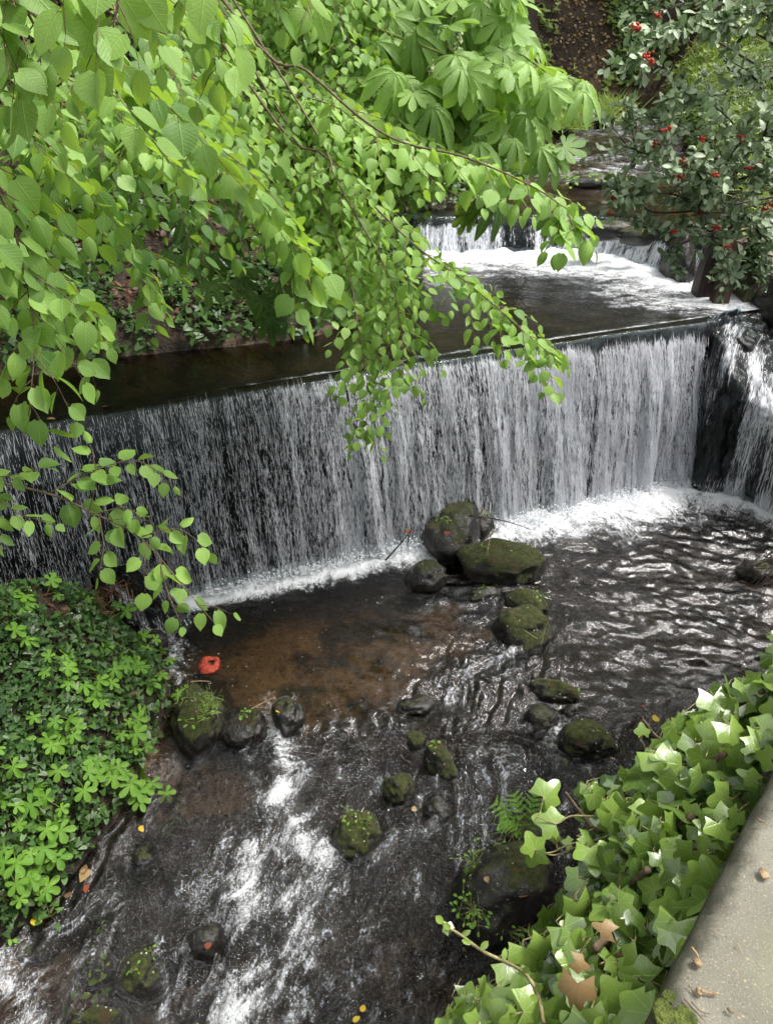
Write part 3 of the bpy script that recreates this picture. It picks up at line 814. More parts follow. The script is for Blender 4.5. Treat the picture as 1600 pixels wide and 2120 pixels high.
# far stream
xs = np.arange(-1.5, 9.5, .045); ys = np.concatenate([np.arange(10.6, 24, .06), np.arange(24, 29, .15)])
X, Y = np.meshgrid(xs, ys, indexing='ij')
lev = 2.5 + np.clip(Y - 14.5, 0, 20) * .045
rif = sstep(14.3, 15.2, Y) * sstep(25, 22, Y)
f = rif * (.52 - np.abs(fbm(X * 1.6, Y * 2.4, 0, 4, 121) - .5) * 1.9)
Zf = lev + rif * (fbm(X * 2.5, Y * 3.5, 0, 4, 122) - .5) * .16 + (fbm(X * 3, Y * 5, 0, 3, 123) - .5) * .02 - sstep(.35, .0, Y - np.interp(X, WL2[:, 0], WL2[:, 1])) * .02
keep = (Y > np.interp(X, WL2[:, 0], WL2[:, 1]) + .3)
gf = grid_faces(*X.shape); gf = gf[keep.ravel()[gf].all(1)]
V2, f2, A2 = prune(np.stack([X, Y, Zf], -1).reshape(-1, 3), gf, {'foam': f.ravel(), 'chop': np.clip(.35 + rif, 0, 1).ravel()})
mesh('far_stream_water', V2, [f2], M['water_far'], attrs=A2, kind='structure')

# ------------------------------------------------------------------ parapet wall
d_ = np.array([.646, .763]); nrm_ = np.array([.763, -.646]); o_ = np.array([.338, .463])
us_ = np.arange(-6, 6.6, .05)
prof = [(.0, -.8), (.0, 3.86), (.006, 3.885), (.02, 3.897), (.05, 3.90), (.12, 3.90), (.25, 3.90), (.45, 3.90), (.62, 3.90), (.66, 3.89), (.66, 3.0)]
us_ = np.concatenate([np.arange(-6, -.3, .1), np.arange(-.3, 1.6, .012), np.arange(1.6, 6.6, .1)])
prof = [(.0, -.8), (.0, 2.0), (.0, 3.80), (.0, 3.86), (.004, 3.885), (.014, 3.897)] + [(a, 3.90) for a in np.arange(.03, .62, .015)] + [(.66, 3.89), (.66, 3.0)]
VV = []; ee = []
for a, z in prof:
    w = (fbm(us_ * 12, np.full(us_.shape, a * 3), z, 3, 131) - .5) * (.012 if a < .02 and z > 3 else .0)
    chip = np.clip(fbm(us_ * 22, us_ * 0, 0, 3, 132) - .62, 0, 1) * .12 * (1 if .001 < a < .03 else 0)
    q = o_[None] + us_[:, None] * d_ + (a + w)[:, None] * nrm_
    zz = z + (fbm(us_ * 9, np.full(us_.shape, a * 9), 0, 4, 133) - .5) * .006 - chip
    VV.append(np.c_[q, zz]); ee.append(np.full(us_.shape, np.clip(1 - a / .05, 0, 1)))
VV = np.array(VV).transpose(1, 0, 2); ee = np.array(ee).T
par = empty('parapet_wall', (o_[0], o_[1], -.8), label='weathered grey concrete parapet wall in the near right corner', cat='wall')
mesh('coping', VV.reshape(-1, 3), [grid_faces(*VV.shape[:2])], M['concrete'], par, attrs={'edge': ee.ravel()})
#@@ROCKS
# ------------------------------------------------------------------ boulders of the lower pool and rapids
rk = [
 # px, py, w, h, water level, seed, label, mat, hz, rot
 (925, 1110, 128, 130, 0, 3, 'tallest dark boulder of the pile at the foot of the waterfall', 'rock_dark', .42, .2),
 (985, 1092, 80, 62, 0, 4, 'dark boulder behind the tallest one, touching the white foam', 'rock_dark', .30, .5),
 (1045, 1165, 165, 100, 0, 5, 'broad rounded boulder thick with olive moss in the pile by the waterfall', 'rock_moss', .27, -.1),
 (886, 1192, 90, 60, 0, 6, 'low black boulder at the left foot of the pile beside the foam', 'rock_dark', .20, .1),
 (1008, 1222, 70, 34, 0, 8, 'small dark stone half under the broad mossy boulder', 'rock_dark', .10, .3),
 (1090, 1240, 90, 50, 0, 9, 'low sloping mossy stone with a tuft of green between two mossy boulders', 'rock_moss', .13, -.5),
 (1080, 1297, 112, 92, 0, 10, 'rounded olive green mossy boulder nearest the camera in the pile', 'rock_moss', .26, .4),
 (1150, 1428, 105, 46, 0, 12, 'flat boulder with a bright moss ridge above the right rapids', 'rock_moss', .15, -.4),
 (1122, 1480, 70, 52, -.02, 13, 'dark wet stone below the moss ridged boulder', 'rock_dark', .14, -.4),
 (1182, 1468, 42, 28, -.02, 14, 'little brown stone at the right end of the moss ridged boulder', 'rock_dark', .08, .1),
 (1218, 1530, 112, 84, -.03, 15, 'mossy boulder between the rapids and the big ivy leaves', 'rock_moss', .20, .1),
 (1168, 1572, 40, 32, -.06, 16, 'small dark stone at the foot of the boulder near the ivy', 'rock_dark', .08, .1),
 (862, 1530, 44, 40, -.06, 17, 'smaller mossy stone just above the one with a seedling', 'rock_moss', .12, .1),
 (908, 1568, 56, 70, -.06, 18, 'oval mossy stone carrying a small green seedling in the rapids', 'rock_moss', .15, .5),
 (826, 1630, 64, 52, -.1, 19, 'mossy stone in mid rapids left of the oval one', 'rock_moss', .14, .2),
 (905, 1665, 60, 60, -.14, 20, 'black wet stone almost covered by the rapids', 'rock_sub', .10, .2),
 (735, 1722, 104, 84, -.18, 21, 'dark mossy boulder with yellow green sprigs in the middle of the rapids', 'rock_moss', .19, -.3),
 (600, 1812, 66, 48, -.24, 22, 'black wet stone inside the white water', 'rock_sub', .09, .2),
 (425, 1950, 86, 66, -.38, 23, 'smooth black stone left of the tall streak of white water', 'rock_sub', .15, .1),
 (212, 1862, 78, 52, -.36, 24, 'greenish grey stone by the left bank near orange leaves', 'rock_dark', .10, .3),
 (292, 2010, 98, 96, -.42, 25, 'dark moss covered boulder low on the left beside a tan twig', 'rock_moss', .20, .4),
 (198, 1995, 80, 62, -.42, 26, 'dark stone with a tuft of liverwort left of the mossy boulder', 'rock_dark', .12, .1),
 (200, 2118, 150, 66, -.46, 27, 'flat mossy boulder cut off by the lower left edge', 'rock_moss', .16, .1),
 (600, 1478, 72, 78, -.0, 28, 'round wet black stone with yellow leaves where the rapids begin', 'rock_sub', .17, .1),
 (500, 1500, 110, 66, -.03, 29, 'dark wet stone with roots between bank and the round stone', 'rock_sub', .15, -.1),
 (402, 1488, 105, 110, 0, 30, 'moss and grass covered boulder at the edge of the left bank', 'rock_moss', .26, .1),
 (1572, 1178, 90, 44, 0, 31, 'flat dark rock at the right edge under bare twigs', 'rock_dark', .12, -.2),
 (300, 1760, 60, 46, -.2, 32, 'low wet stone beside the muddy left shore', 'rock_sub', .07, .1),
 (300, 1790, 50, 30, -.26, 36, 'dull brown stone just below the muddy shore', 'rock_sub', .06, .1),
 (860, 1450, 80, 46, 0, 33, 'submerged black stone above the rapids, left of the white chute', 'rock_sub', .06, .1),
 (75, 1960, 90, 40, -.38, 34, 'long dark stone below the left bank', 'rock_dark', .09, .3),
 (1040, 1840, 215, 170, -.22, 35, 'large dark brown boulder grown with little plants, left of the big ivy', 'rock_dark', .30, .2),
 (1100, 1745, 120, 100, -.18, 37, 'dark boulder under the fern and ivy shoots', 'rock_dark', .28, .2),
]
RK = {}
for px, py, w, h, zb, sd_, lab, mt, hz, rot in rk:
    RK[sd_] = rock(px, py, w, h, zb, sd_, lab, mt, 'boulder', hz, rot)
# stones round the left foot of the weir, and upstream
for px, py, w, h, z, sd_, lab, mt, hz in [
 (275, 1250, 70, 110, .1, 41, 'wet black stone in the side trickle beside the left bank', 'rock_sub', .28),
 (235, 1215, 60, 80, .3, 42, 'stone at the top of the side trickle by the left bank', 'rock_sub', .35),
 (320, 1320, 50, 50, 0, 43, 'small wet stone at the foot of the side trickle', 'rock_sub', .12),
 (1402, 560, 62, 90, 2.0, 44, 'dark block of stone between the two chutes of the upstream weir', 'rock_dark', .55),
 (1255, 468, 110, 34, 2.45, 45, 'flat dark rock with twigs on top of the upstream weir', 'rock_dark', .14),
 (1320, 478, 90, 26, 2.45, 46, 'mossy flat rock on the upstream weir, right of the twiggy one', 'rock_moss', .13),
 (1225, 250, 60, 26, 2.85, 47, 'bright grassy stone in the far riffle', 'rock_moss', .2),
 (1165, 268, 50, 30, 2.8, 48, 'grass topped stone on the left side of the far riffle', 'rock_moss', .2),
 (1270, 225, 60, 22, 2.9, 49, 'green hummock at the far end of the riffle', 'rock_moss', .2),
 (1230, 370, 120, 22, 2.55, 50, 'low line of stones with yellow green leaves across the far pool', 'rock_dark', .12)]:
    RK[sd_] = rock(px, py, w, h, z, sd_, lab, mt, 'boulder', hz, .1, sub=4)

for c, r, sd_, lab in [((5.15, 9.35, 2.0), (.50, .55, .42), 61, 'black shaded rock right of the end of the weir crest'), ((5.55, 8.75, 1.75), (.50, .55, .50), 62, 'black rock above the side cascade at the right edge'), ((4.30, 8.80, 1.72), (.13, .16, .13), 63, 'small dark stone splitting the top of the side cascade')]:
    P, Fc = rock_shape(c, r, sd_, 5, .25, .3)
    e = empty('boulder', c, label=lab, cat='rock'); mesh('stone', P, [Fc], M['weir'], e)
# ------------------------------------------------------------------ leaf templates
def leaf_grid(ws, ys, xf=(-1, -.55, 0, .55, 1), fold=.12, droop=.18, cup=0.0):
    """ws: half widths at stations ys (0 base .. 1 tip)"""
    V = []; 
    for w, y in zip(ws, ys):
        for f in xf:
            V.append((f * w, y + (abs(f) * .05 if y < .1 else 0) - (abs(f) * .12 if y < .05 else 0), abs(f) * w * fold - droop * y * y - cup * f * f * w))
    V = np.array(V); nx = len(xf)
    return V, grid_faces(len(ws), nx)
T_LIN = leaf_grid([.13, .34, .43, .42, .30, .12, .0], [0, .12, .30, .50, .72, .90, 1.04], fold=.22, droop=.20, cup=.10)
T_LIN2 = leaf_grid([.15, .30, .36, .35, .26, .10, .0], [0, .12, .30, .50, .72, .90, 1.02], fold=-.05, droop=.35, cup=.25)
T_LIN3 = leaf_grid([.12, .36, .46, .45, .34, .12, .0], [0, .12, .30, .50, .70, .88, 1.0], fold=.40, droop=.10)
T_OBO = leaf_grid([.02, .07, .14, .20, .19, .08, .0], [0, .2, .45, .68, .84, .95, 1.0], (-1, -.5, 0, .5, 1), fold=.35, droop=.25)
T_ELL = leaf_grid([.04, .22, .29, .24, .0], [0, .25, .5, .78, 1.0], (-1, 0, 1), fold=.25, droop=.15)
T_BLADE = leaf_grid([.03, .035, .022, .0], [0, .35, .75, 1.0], (-1, 1), fold=0, droop=.45)
def palm(angs, lens, tmpl, droop=.0):
    VV = []; FF = []; n0 = 0
    for a, l in zip(angs, lens):
        V, Fq = tmpl; V = V * l
        ca, sa = math.cos(math.radians(a)), math.sin(math.radians(a))
        W = np.stack([V[:, 0] * ca + V[:, 1] * sa, -V[:, 0] * sa + V[:, 1] * ca, V[:, 2] - droop * V[:, 1] ** 2 + .002 * abs(a) / 40], -1)
        VV.append(W); FF.append(Fq + n0); n0 += len(V)
    lp = np.vstack([tmpl[0]] * len(angs))
    return np.vstack(VV), np.vstack(FF), lp
T_CH7 = palm([0, 42, -42, 80, -80, 118, -118], [1, .95, .95, .78, .78, .55, .55], T_OBO, .42)
T_CH5 = palm([0, 62, -62, 128, -128], [1, .95, .95, .75, .75], leaf_grid([.03, .12, .21, .26, .20, .0], [0, .2, .45, .7, .88, 1.0], fold=.2, droop=.12), .1)
def ivy_t(lobes, rad, n_in=0, fold=.1, droop=.15, fine=True):
    """palmate lobed blade: base at the origin, lobes at angles"""
    pts = []
    for k in range(len(lobes)):
        a = lobes[k]; r = rad[k]
        if k: 
            am = (lobes[k] + lobes[k - 1]) / 2; rm = min(rad[k], rad[k - 1]) * (.76 if k in (2, 3) else .88); pts.append((am, rm))
        pts.append((a, r))
    # widen the lobes
    out = []
    for i, (a, r) in enumerate(pts):
        if i % 2 == 0:
            out += [(a - 14, r * .86), (a, r), (a + 14, r * .86)] if 0 < i < len(pts) - 1 else ([(a, r), (a + 12, r * .92)] if i == 0 else [(a - 12, r * .92), (a, r)])
        else: out.append((a, r))
    ring = np.array([(r * math.sin(math.radians(a)), r * math.cos(math.radians(a))) for a, r in out])
    if fine:
        for _k in range(2):
            q = [ring[0]]
            for i in range(len(ring) - 1):
                q += [ring[i] * .78 + ring[i + 1] * .22, ring[i] * .22 + ring[i + 1] * .78]
            q.append(ring[-1]); ring = np.array(q)
    rings = [ring * f for f in (.25, .5, .75, 1.0)]
    V = [np.zeros((1, 2))] + rings; V = np.vstack(V); k = len(ring)
    F3 = [(0, 1 + i + 1, 1 + i) for i in range(k - 1)]
    F4 = []
    for q in range(3):
        for i in range(k - 1):
            a0 = 1 + q * k + i; F4.append((a0, a0 + 1, a0 + 1 + k, a0 + k))
    r2 = (V ** 2).sum(1); 
    z = np.abs(V[:, 0]) * fold - droop * r2
    V3 = np.c_[V, z]
    return V3, np.array(F3), np.array(F4)
IV1 = ivy_t([-128, -62, 0, 62, 128], [.56, .80, 1.06, .80, .56], droop=.20, fold=.05)
IV2 = ivy_t([-124, -60, 0, 60, 124], [.60, .74, .98, .74, .60], droop=.30, fold=-.02)
IV3 = ivy_t([-130, -66, 0, 66, 130], [.52, .86, 1.06, .80, .56], droop=.16, fold=.10)
SM = ivy_t([-125, 0, 125], [.6, 1.0, .6], droop=.1, fold=.1, fine=False)
# tiny four-face leaf for the ground cover
SV = np.array([(0, 0, 0), (-.45, .1, .08), (-.55, .55, .1), (0, 1.0, -.12), (.55, .55, .1), (.45, .1, .08)], float); SF = np.array([(0, 3, 2), (0, 2, 1), (0, 4, 3), (0, 5, 4)])

def frames(D_, N_, twist=None):
    D_ = nrm(D_); N_ = N_ - D_ * (N_ * D_).sum(-1, keepdims=True); N_ = nrm(N_)
    X_ = np.cross(D_, N_)
    return X_, D_, N_
def place(acc, tmpl, P, D_, N_, S_, tone):
    """copy a leaf template to many places in one mesh"""
    P = np.atleast_2d(P); k = len(P)
    if k == 0: return
    V = tmpl[0]; lp = V
    fs = [tmpl[1]]
    if len(tmpl) == 3:
        if tmpl[2].dtype.kind == 'i': fs = [tmpl[1], tmpl[2]]
        else: lp = tmpl[2]
    X_, Dd, Nn = frames(np.broadcast_to(D_, P.shape), np.broadcast_to(N_, P.shape))
    S_ = np.broadcast_to(np.asarray(S_, float), (k,))
    sx = S_ * (1 + .12 * rng.randn(k))
    zr = .5 if len(V) != len(IV1[0]) or len(tmpl) != 3 else .22
    W = P[:, None, :] + V[None, :, 0, None] * X_[:, None, :] * sx[:, None, None] + V[None, :, 1, None] * Dd[:, None, :] * S_[:, None, None] + V[None, :, 2, None] * Nn[:, None, :] * S_[:, None, None] * (1 + zr * rng.randn(k))[:, None, None]
    nv = len(V); off = (np.arange(k) * nv)[:, None, None]
    tone = np.broadcast_to(tone, (k,))
    acc.add(W.reshape(-1, 3), [(f[None] + off).reshape(-1, f.shape[1]) for f in fs],
            {'tone': np.repeat(np.clip(tone, 0, 1), nv), 'lp': np.tile(lp, (k, 1))})
Z3 = np.array([0, 0, 1.0])
VIEW = np.array([0, -.55, .85])

# ------------------------------------------------------------------ linden and chestnut trees
def path_px(pts):
    return np.array([at(a, b, t) for a, b, t in pts])
FACE = np.array([.05, -.30, 1.0])
def leafy_twig(wood, leaves, P, leaf, kind, tone0, r0=.0035, sp=.62, facing=FACE, start=.0, droopy=.5, end_leaf=True):
    """alternate leaves on both sides of a twig"""
    L = np.linalg.norm(np.diff(P, axis=0), axis=1).sum()
    n = max(2, int(L / (leaf * sp)))
    Q = smooth_path(P, n + 1)
    tube(wood, Q, r0, r0 * .45, 4)
    T = nrm(np.gradient(Q, axis=0))
    for i in range(max(1, int(start * n)), n + 1):
        side = nrm(np.cross(T[i], facing)) * (1 if i % 2 else -1)
        last = (i == n) and end_leaf
        d = T[i] * (1.0 if last else .55) + side * (0 if last else .75) + np.array([0, 0, -droopy * .65]) + rng.randn(3) * .16
        nn = facing + rng.randn(3) * .42 + side * .2
        pet = Q[i] + nrm(d) * leaf * .28 + np.array([0, 0, .0])
        s = leaf * (.72 + .5 * rng.rand()) * (.75 if last else 1)
        tn = tone0 + rng.randn() * .22
        if kind == 'linden':
            tube(wood, [Q[i], pet], r0 * .35, r0 * .3, 3)
            place(leaves, (T_LIN, T_LIN, T_LIN2, T_LIN3)[rng.randint(4)], pet, d, nn, s, tn)
def bough(tree, pts, leaf, tone0, side_n, side_len, kind='linden', r0=.008, pre=None, sp=.52, start=.12, droopy=.5, fill=1.0):
    """one bough: wood mesh with its foliage as a child"""
    wood, lv = Acc(), Acc()
    P = path_px(pts)
    if pre is not None: P = np.vstack([pre, P])
    Q = smooth_path(P, 40)
    tube(wood, Q, r0 * (1.0 if pre is not None else .8), r0 * .22, 6)
    n0 = 0 if pre is None else int(40 * 1.0 / (len(P) - 1))
    body = Q[n0:]
    leafy_twig(wood, lv, body[int(len(body) * .35):], leaf, kind, tone0, r0 * .3, sp, droopy=droopy)
    m_ = len(body)
    for k in range(side_n):
        u = start + (1 - start) * (k + rng.rand() * .6) / side_n
        i = min(m_ - 2, int(u * m_)); T = nrm(body[i + 1] - body[i])
        side = nrm(np.cross(T, FACE)) * (1 if k % 2 else -1)
        d = nrm(T * .75 + side * (.75 + .3 * rng.rand()) + np.array([0, 0, -.12 - .25 * rng.rand()]) + rng.randn(3) * .12)
        l = side_len * (1.1 - .65 * u) * (.7 + .6 * rng.rand())
        A = body[i]; B_ = A + d * l * .55; E = A + d * l + np.array([0, 0, -.14 * l]) + T * l * .15
        leafy_twig(wood, lv, np.array([A, B_, E]), leaf, kind, tone0 + rng.randn() * .08, r0 * .28, sp, droopy=droopy)
    b = wood.build('bough', M['twig'], tree)
    lv.build('foliage', M[kind], b)
    return b
def trunk(tree, pts, r0, r1, mat='bark'):
    a = Acc(); Q = smooth_path(pts, 26); tube(a, Q, r0, r1, 14, .12)
    o = a.build('trunk', M[mat], tree)
    return o

lin1 = empty('linden_tree', (-5.2, 3.2, 1.5), label='lime tree whose large heart shaped leaves hang close to the camera, top left', cat='tree')
trunk(lin1, [(-5.2, 3.2, 1.0), (-5.1, 3.1, 4), (-4.9, 3.0, 7), (-4.4, 3.0, 9.5)], .24, .13)
LT = np.array([-4.8, 3.0, 7.6])
bough(lin1, [(-320, -260, 2.1), (-60, -60, 2.05), (120, 60, 2.1), (300, 165, 2.3), (430, 290, 2.55), (540, 400, 2.8), (610, 480, 2.95), (650, 570, 3.05)], .084, .55, 20, .38, r0=.009, pre=LT, start=.16)
bough(lin1, [(-300, 60, 2.3), (-60, 190, 2.5), (90, 290, 2.8), (200, 420, 3.1), (270, 540, 3.4), (320, 630, 3.6)], .080, .4, 13, .40, r0=.008, pre=LT)
bough(lin1, [(-300, 160, 2.0), (-80, 300, 2.1), (10, 420, 2.2), (50, 560, 2.3), (72, 700, 2.35), (60, 860, 2.4)], .080, .62, 15, .30, r0=.008, pre=LT, droopy=.7)
bough(lin1, [(-300, 340, 2.5), (-60, 450, 2.6), (60, 560, 2.8), (130, 640, 2.9), (185, 700, 3.0)], .080, .55, 10, .32, r0=.007, pre=LT, droopy=.7)
bough(lin1, [(-300, -300, 1.3), (-60, -110, 1.35), (30, -10, 1.38), (75, 60, 1.4), (85, 130, 1.42)], .068, .65, 8, .18, r0=.006, pre=LT)
bough(lin1, [(-100, -500, 1.3), (150, -140, 1.3), (240, -30, 1.32), (235, 60, 1.34)], .078, .8, 6, .15, r0=.006, pre=LT, droopy=.8)
bough(lin1, [(100, -500, 1.7), (330, -140, 1.75), (400, -40, 1.8), (455, 60, 1.85), (460, 150, 1.9)], .074, .7, 8, .20, r0=.006, pre=LT, droopy=.8)
bough(lin1, [(350, -500, 2.0), (560, -150, 2.05), (620, -50, 2.1), (650, 40, 2.1)], .076, .7, 4, .16, r0=.006, pre=LT, droopy=.8)
bough(lin1, [(-280, 230, 3.2), (-40, 330, 3.5), (130, 430, 3.8), (260, 500, 4.0), (380, 560, 4.2)], .080, .2, 10, .42, r0=.008, pre=LT)
bough(lin1, [(-200, -100, 3.3), (60, 110, 3.6), (230, 220, 3.9), (360, 360, 4.1), (450, 480, 4.2)], .080, .25, 13, .5, r0=.009, pre=LT)
bough(lin1, [(0, -200, 3.4), (260, 60, 3.7), (400, 160, 4.0), (500, 280, 4.2), (560, 380, 4.3)], .080, .35, 13, .5, r0=.009, pre=LT)
bough(lin1, [(-320, 960, 3.3), (-60, 990, 3.35), (100, 1022, 3.4), (200, 1065, 3.4), (290, 1112, 3.4), (365, 1195, 3.4), (440, 1285, 3.4)], .090, .72, 3, .25, r0=.008, pre=np.array([-4.9, 3.1, 5.2]), start=.55, sp=.72)
low = lin1
for pts in ([(100, 1022, 3.4), (200, 972, 3.4), (290, 955, 3.4), (355, 1002, 3.42)], [(200, 1065, 3.4), (260, 1050, 3.4), (300, 1080, 3.4)],
            [(290, 1112, 3.4), (370, 1095, 3.42), (430, 1140, 3.45)], [(-60, 990, 3.35), (20, 985, 3.3), (90, 968, 3.3)], [(-40, 1000, 3.35), (30, 1060, 3.3), (110, 1082, 3.3)],
            [(185, 1058, 3.4), (200, 990, 3.4), (190, 925, 3.4)], [(205, 1065, 3.4), (215, 1130, 3.38), (205, 1190, 3.36)], [(330, 1155, 3.4), (345, 1220, 3.38), (375, 1290, 3.36)], [(-60, 1010, 3.35), (-20, 1060, 3.3), (0, 1120, 3.3)]):
    wood, lv = Acc(), Acc()
    leafy_twig(wood, lv, smooth_path(path_px(pts), 12), .074, 'linden', .72, .0035, .52, droopy=.35)
    b = wood.build('bough', M['twig'], lin1); lv.build('foliage', M['linden'], b)

poly = [(-60, -60), (470, -60), (640, 300), (600, 420), (430, 470), (330, 600), (180, 690), (-60, 690)]
cnt = 0
while cnt < 17:
    ex, ey = rng.uniform(-40, 620), rng.uniform(0, 690)
    if not inside(np.array(ex), np.array(ey), poly): continue
    t = rng.uniform(3.0, 4.6); L_ = rng.uniform(220, 360); a = math.radians(rng.uniform(35, 65))
    sx, sy = ex - L_ * math.cos(a), ey - L_ * math.sin(a)
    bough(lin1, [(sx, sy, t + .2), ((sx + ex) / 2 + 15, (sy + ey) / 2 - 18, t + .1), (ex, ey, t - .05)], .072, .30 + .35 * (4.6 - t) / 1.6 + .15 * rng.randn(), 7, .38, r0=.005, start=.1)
    cnt += 1
lin2 = empty('linden_tree', (-4.6, 9.6, 3.5), label='lime tree on the left bank whose masses of yellow green leaves reach over the weir', cat='tree')
trunk(lin2, [(-4.6, 9.6, 2.6), (-4.5, 9.2, 5), (-4.0, 8.4, 8), (-3.2, 7.4, 11)], .3, .16)
L2 = np.array([-3.6, 7.6, 8.6])
bough(lin2, [(420, -60, 4.0), (640, 150, 3.9), (800, 280, 3.8), (960, 325, 3.75), (1090, 380, 3.7), (1165, 430, 3.65), (1190, 480, 3.62)], .085, .9, 22, .30, r0=.009, pre=L2, start=.2)
bough(lin2, [(480, 120, 4.8), (680, 330, 4.7), (850, 500, 4.6), (960, 580, 4.5), (1060, 665, 4.45), (1150, 745, 4.4)], .076, .8, 24, .40, r0=.009, pre=L2, start=.15)
bough(lin2, [(560, 200, 4.9), (660, 400, 4.8), (720, 560, 4.7), (745, 700, 4.65), (760, 800, 4.6), (758, 910, 4.55)], .070, .7, 20, .36, r0=.008, pre=L2, droopy=.6)
bough(lin2, [(560, 120, 4.7), (700, 380, 4.6), (800, 560, 4.6), (830, 680, 4.55), (835, 790, 4.5)], .070, .65, 18, .36, r0=.008, pre=L2, droopy=.6)
poly = [(380, -60), (800, -60), (880, 230), (1020, 380), (900, 460), (870, 560), (860, 640), (790, 690), (690, 640), (640, 470), (560, 330), (430, 120)]
cnt = 0
while cnt < 74:
    ex, ey = rng.uniform(360, 1100), rng.uniform(0, 710)
    if not inside(np.array(ex), np.array(ey), poly): continue
    t = rng.uniform(4.7, 6.4); L_ = rng.uniform(230, 380)
    a = math.radians(rng.uniform(28, 62))
    sx, sy = ex - L_ * math.cos(a), ey - L_ * math.sin(a)
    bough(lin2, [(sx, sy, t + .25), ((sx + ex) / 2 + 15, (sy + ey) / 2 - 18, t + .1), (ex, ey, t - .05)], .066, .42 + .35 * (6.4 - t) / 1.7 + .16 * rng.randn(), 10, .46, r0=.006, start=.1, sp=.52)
    cnt += 1

# horse chestnut
ch = empty('chestnut_tree', (-1.3, 12.6, 4.4), label='horse chestnut with big drooping palmate leaves behind the lime boughs', cat='tree')
trunk(ch, [(-1.9, 12.4, 3.6), (-1.8, 12.0, 5.5), (-1.4, 11.4, 8), (-.8, 10.8, 11)], .26, .15)
CT = np.array([-1.2, 11.2, 8.6])
def palm_spray(tree, pts, n, spread, tone0, size=.17, panicle=0, pre=None):
    wood, lv = Acc(), Acc()
    P = path_px(pts)
    Q = smooth_path(np.vstack([pre, P]) if pre is not None else P, 30)
    tube(wood, Q, .012, .004, 5)
    Q = Q[30 // 3:] if pre is not None else Q
    for k in range(n):
        i = rng.randint(0, len(Q) - 1); T = nrm(Q[i + 1] - Q[i])
        d = nrm(rng.randn(3) * np.array([1, .7, .55]) + T * .5 + np.array([.1, -.25, 0]))
        E = Q[i] + d * spread * (.4 + .6 * rng.rand())
        tube(wood, smooth_path([Q[i], (Q[i] + E) / 2 + np.array([0, 0, .03]), E], 5), .003, .002, 3)
        dd = nrm(d * .75 + np.array([.1, -.2, -.5]) + rng.randn(3) * .25)
        place(lv, T_CH7, E, dd, VIEW * 1.1 + d * .25 + rng.randn(3) * .3, size * .88 * (.75 + .5 * rng.rand()), tone0 + rng.randn() * .15)
    b = wood.build('bough', M['green_stem'], tree)
    lv.build('foliage', M['chestnut'], b)
    if panicle:
        fl = Acc(); V1_, F1_ = ICO[1]
        for q in range(panicle):
            i = rng.randint(len(Q) // 2, len(Q)); c = Q[i] + rng.randn(3) * .1 + np.array([0, -.15, .05])
            for j in range(60):
                hh = rng.rand(); off = rng.randn(3) * .03 * (1.1 - hh)
                fl.add(V1_ * (.006 + .005 * rng.rand()) + c + np.array([off[0], off[1], hh * .2]), [F1_])
        fl.build('blossom', M['greenflower'], b)
poly = [(780, -80), (1050, -80), (1070, 90), (1150, 160), (1195, 190), (1190, 235), (1120, 270), (1150, 370), (1080, 400), (960, 330), (880, 200)]
cnt = 0
while cnt < 34:
    ex, ey = rng.uniform(780, 1200), rng.uniform(-60, 400)
    if not inside(np.array(ex), np.array(ey), poly): continue
    t = rng.uniform(4.7, 6.0)
    sx, sy = ex - rng.uniform(140, 260), ey - rng.uniform(60, 200)
    palm_spray(ch, [(sx, sy, t + .4), ((sx + ex) / 2, (sy + ey) / 2 - 10, t + .2), (ex - 15, ey - 25, t)], 9, .24, .70 + .2 * rng.randn(), .22, 1 if cnt % 6 == 0 else 0)
    cnt += 1
for pts, tn in [([(1000, 60, 5.6), (1090, 120, 5.5), (1150, 165, 5.45), (1185, 195, 5.4)], .9), ([(960, 180, 5.5), (1060, 270, 5.4), (1130, 330, 5.4)], .6),
                ([(860, -60, 5.2), (960, -20, 5.1), (1020, 10, 5.1)], .95)]:
    palm_spray(ch, pts, 12, .18, tn, .19, 0)
for pts, n_, tn in [([(330, 420, 7.4), (430, 540, 6.9), (520, 640, 6.6)], 11, .0), ([(480, 420, 7.2), (530, 560, 6.8), (580, 660, 6.6)], 10, .0), ([(640, 520, 5.6), (680, 620, 5.3), (715, 665, 5.2)], 5, .25),
                    ([(900, 380, 6.6), (1000, 430, 6.4), (1110, 450, 6.2)], 7, .1), ([(380, 150, 8), (440, 250, 7.6), (500, 330, 7.4)], 9, .0), ([(560, 260, 7.6), (640, 340, 7.2), (640, 420, 7.0)], 9, .05)]:
    palm_spray(ch, pts, n_, .26, tn, .22, 1 if n_ == 10 else 0)  # lowest tones paint the shadow on these sprays into their green
# upper crowns above the frame: they shade the left bank and darken what the pool mirrors
def crown(tree, blobs, n, size, mat='linden'):
    a = Acc(); tot = sum(b[3] ** 2 for b in blobs)
    for x, y, z, r in blobs:
        k = int(n * r * r / tot)
        q = nrm(rng.randn(k, 3)) * (r * (.45 + .55 * rng.rand(k, 1) ** .5)) * np.array([1, 1, .62]) * (1 + .35 * (rng.rand(k, 1) - .5)) + np.array([x, y, z])
        q = q[vnoise(q[:, 0] * 1.1, q[:, 1] * 1.1, q[:, 2] * 1.1, 501) > .36]
        place(a, T_LIN if mat == 'linden' else T_CH7, q, nrm(rng.randn(len(q), 3) + np.array([0, 0, -1.2])), Z3 + rng.randn(len(q), 3) * .5, size, .45 + .2 * rng.randn(len(q)))
    a.build('crown', M[mat], tree)
crown(lin1, [(-5.0, 3.4, 9.6, 2.3), (-6.8, 2.0, 9.2, 2.2), (-3.4, 4.6, 10.0, 1.9), (-6.3, 5.0, 10.8, 2.4), (-5.5, .5, 10.4, 2.2)], 3600, .20)
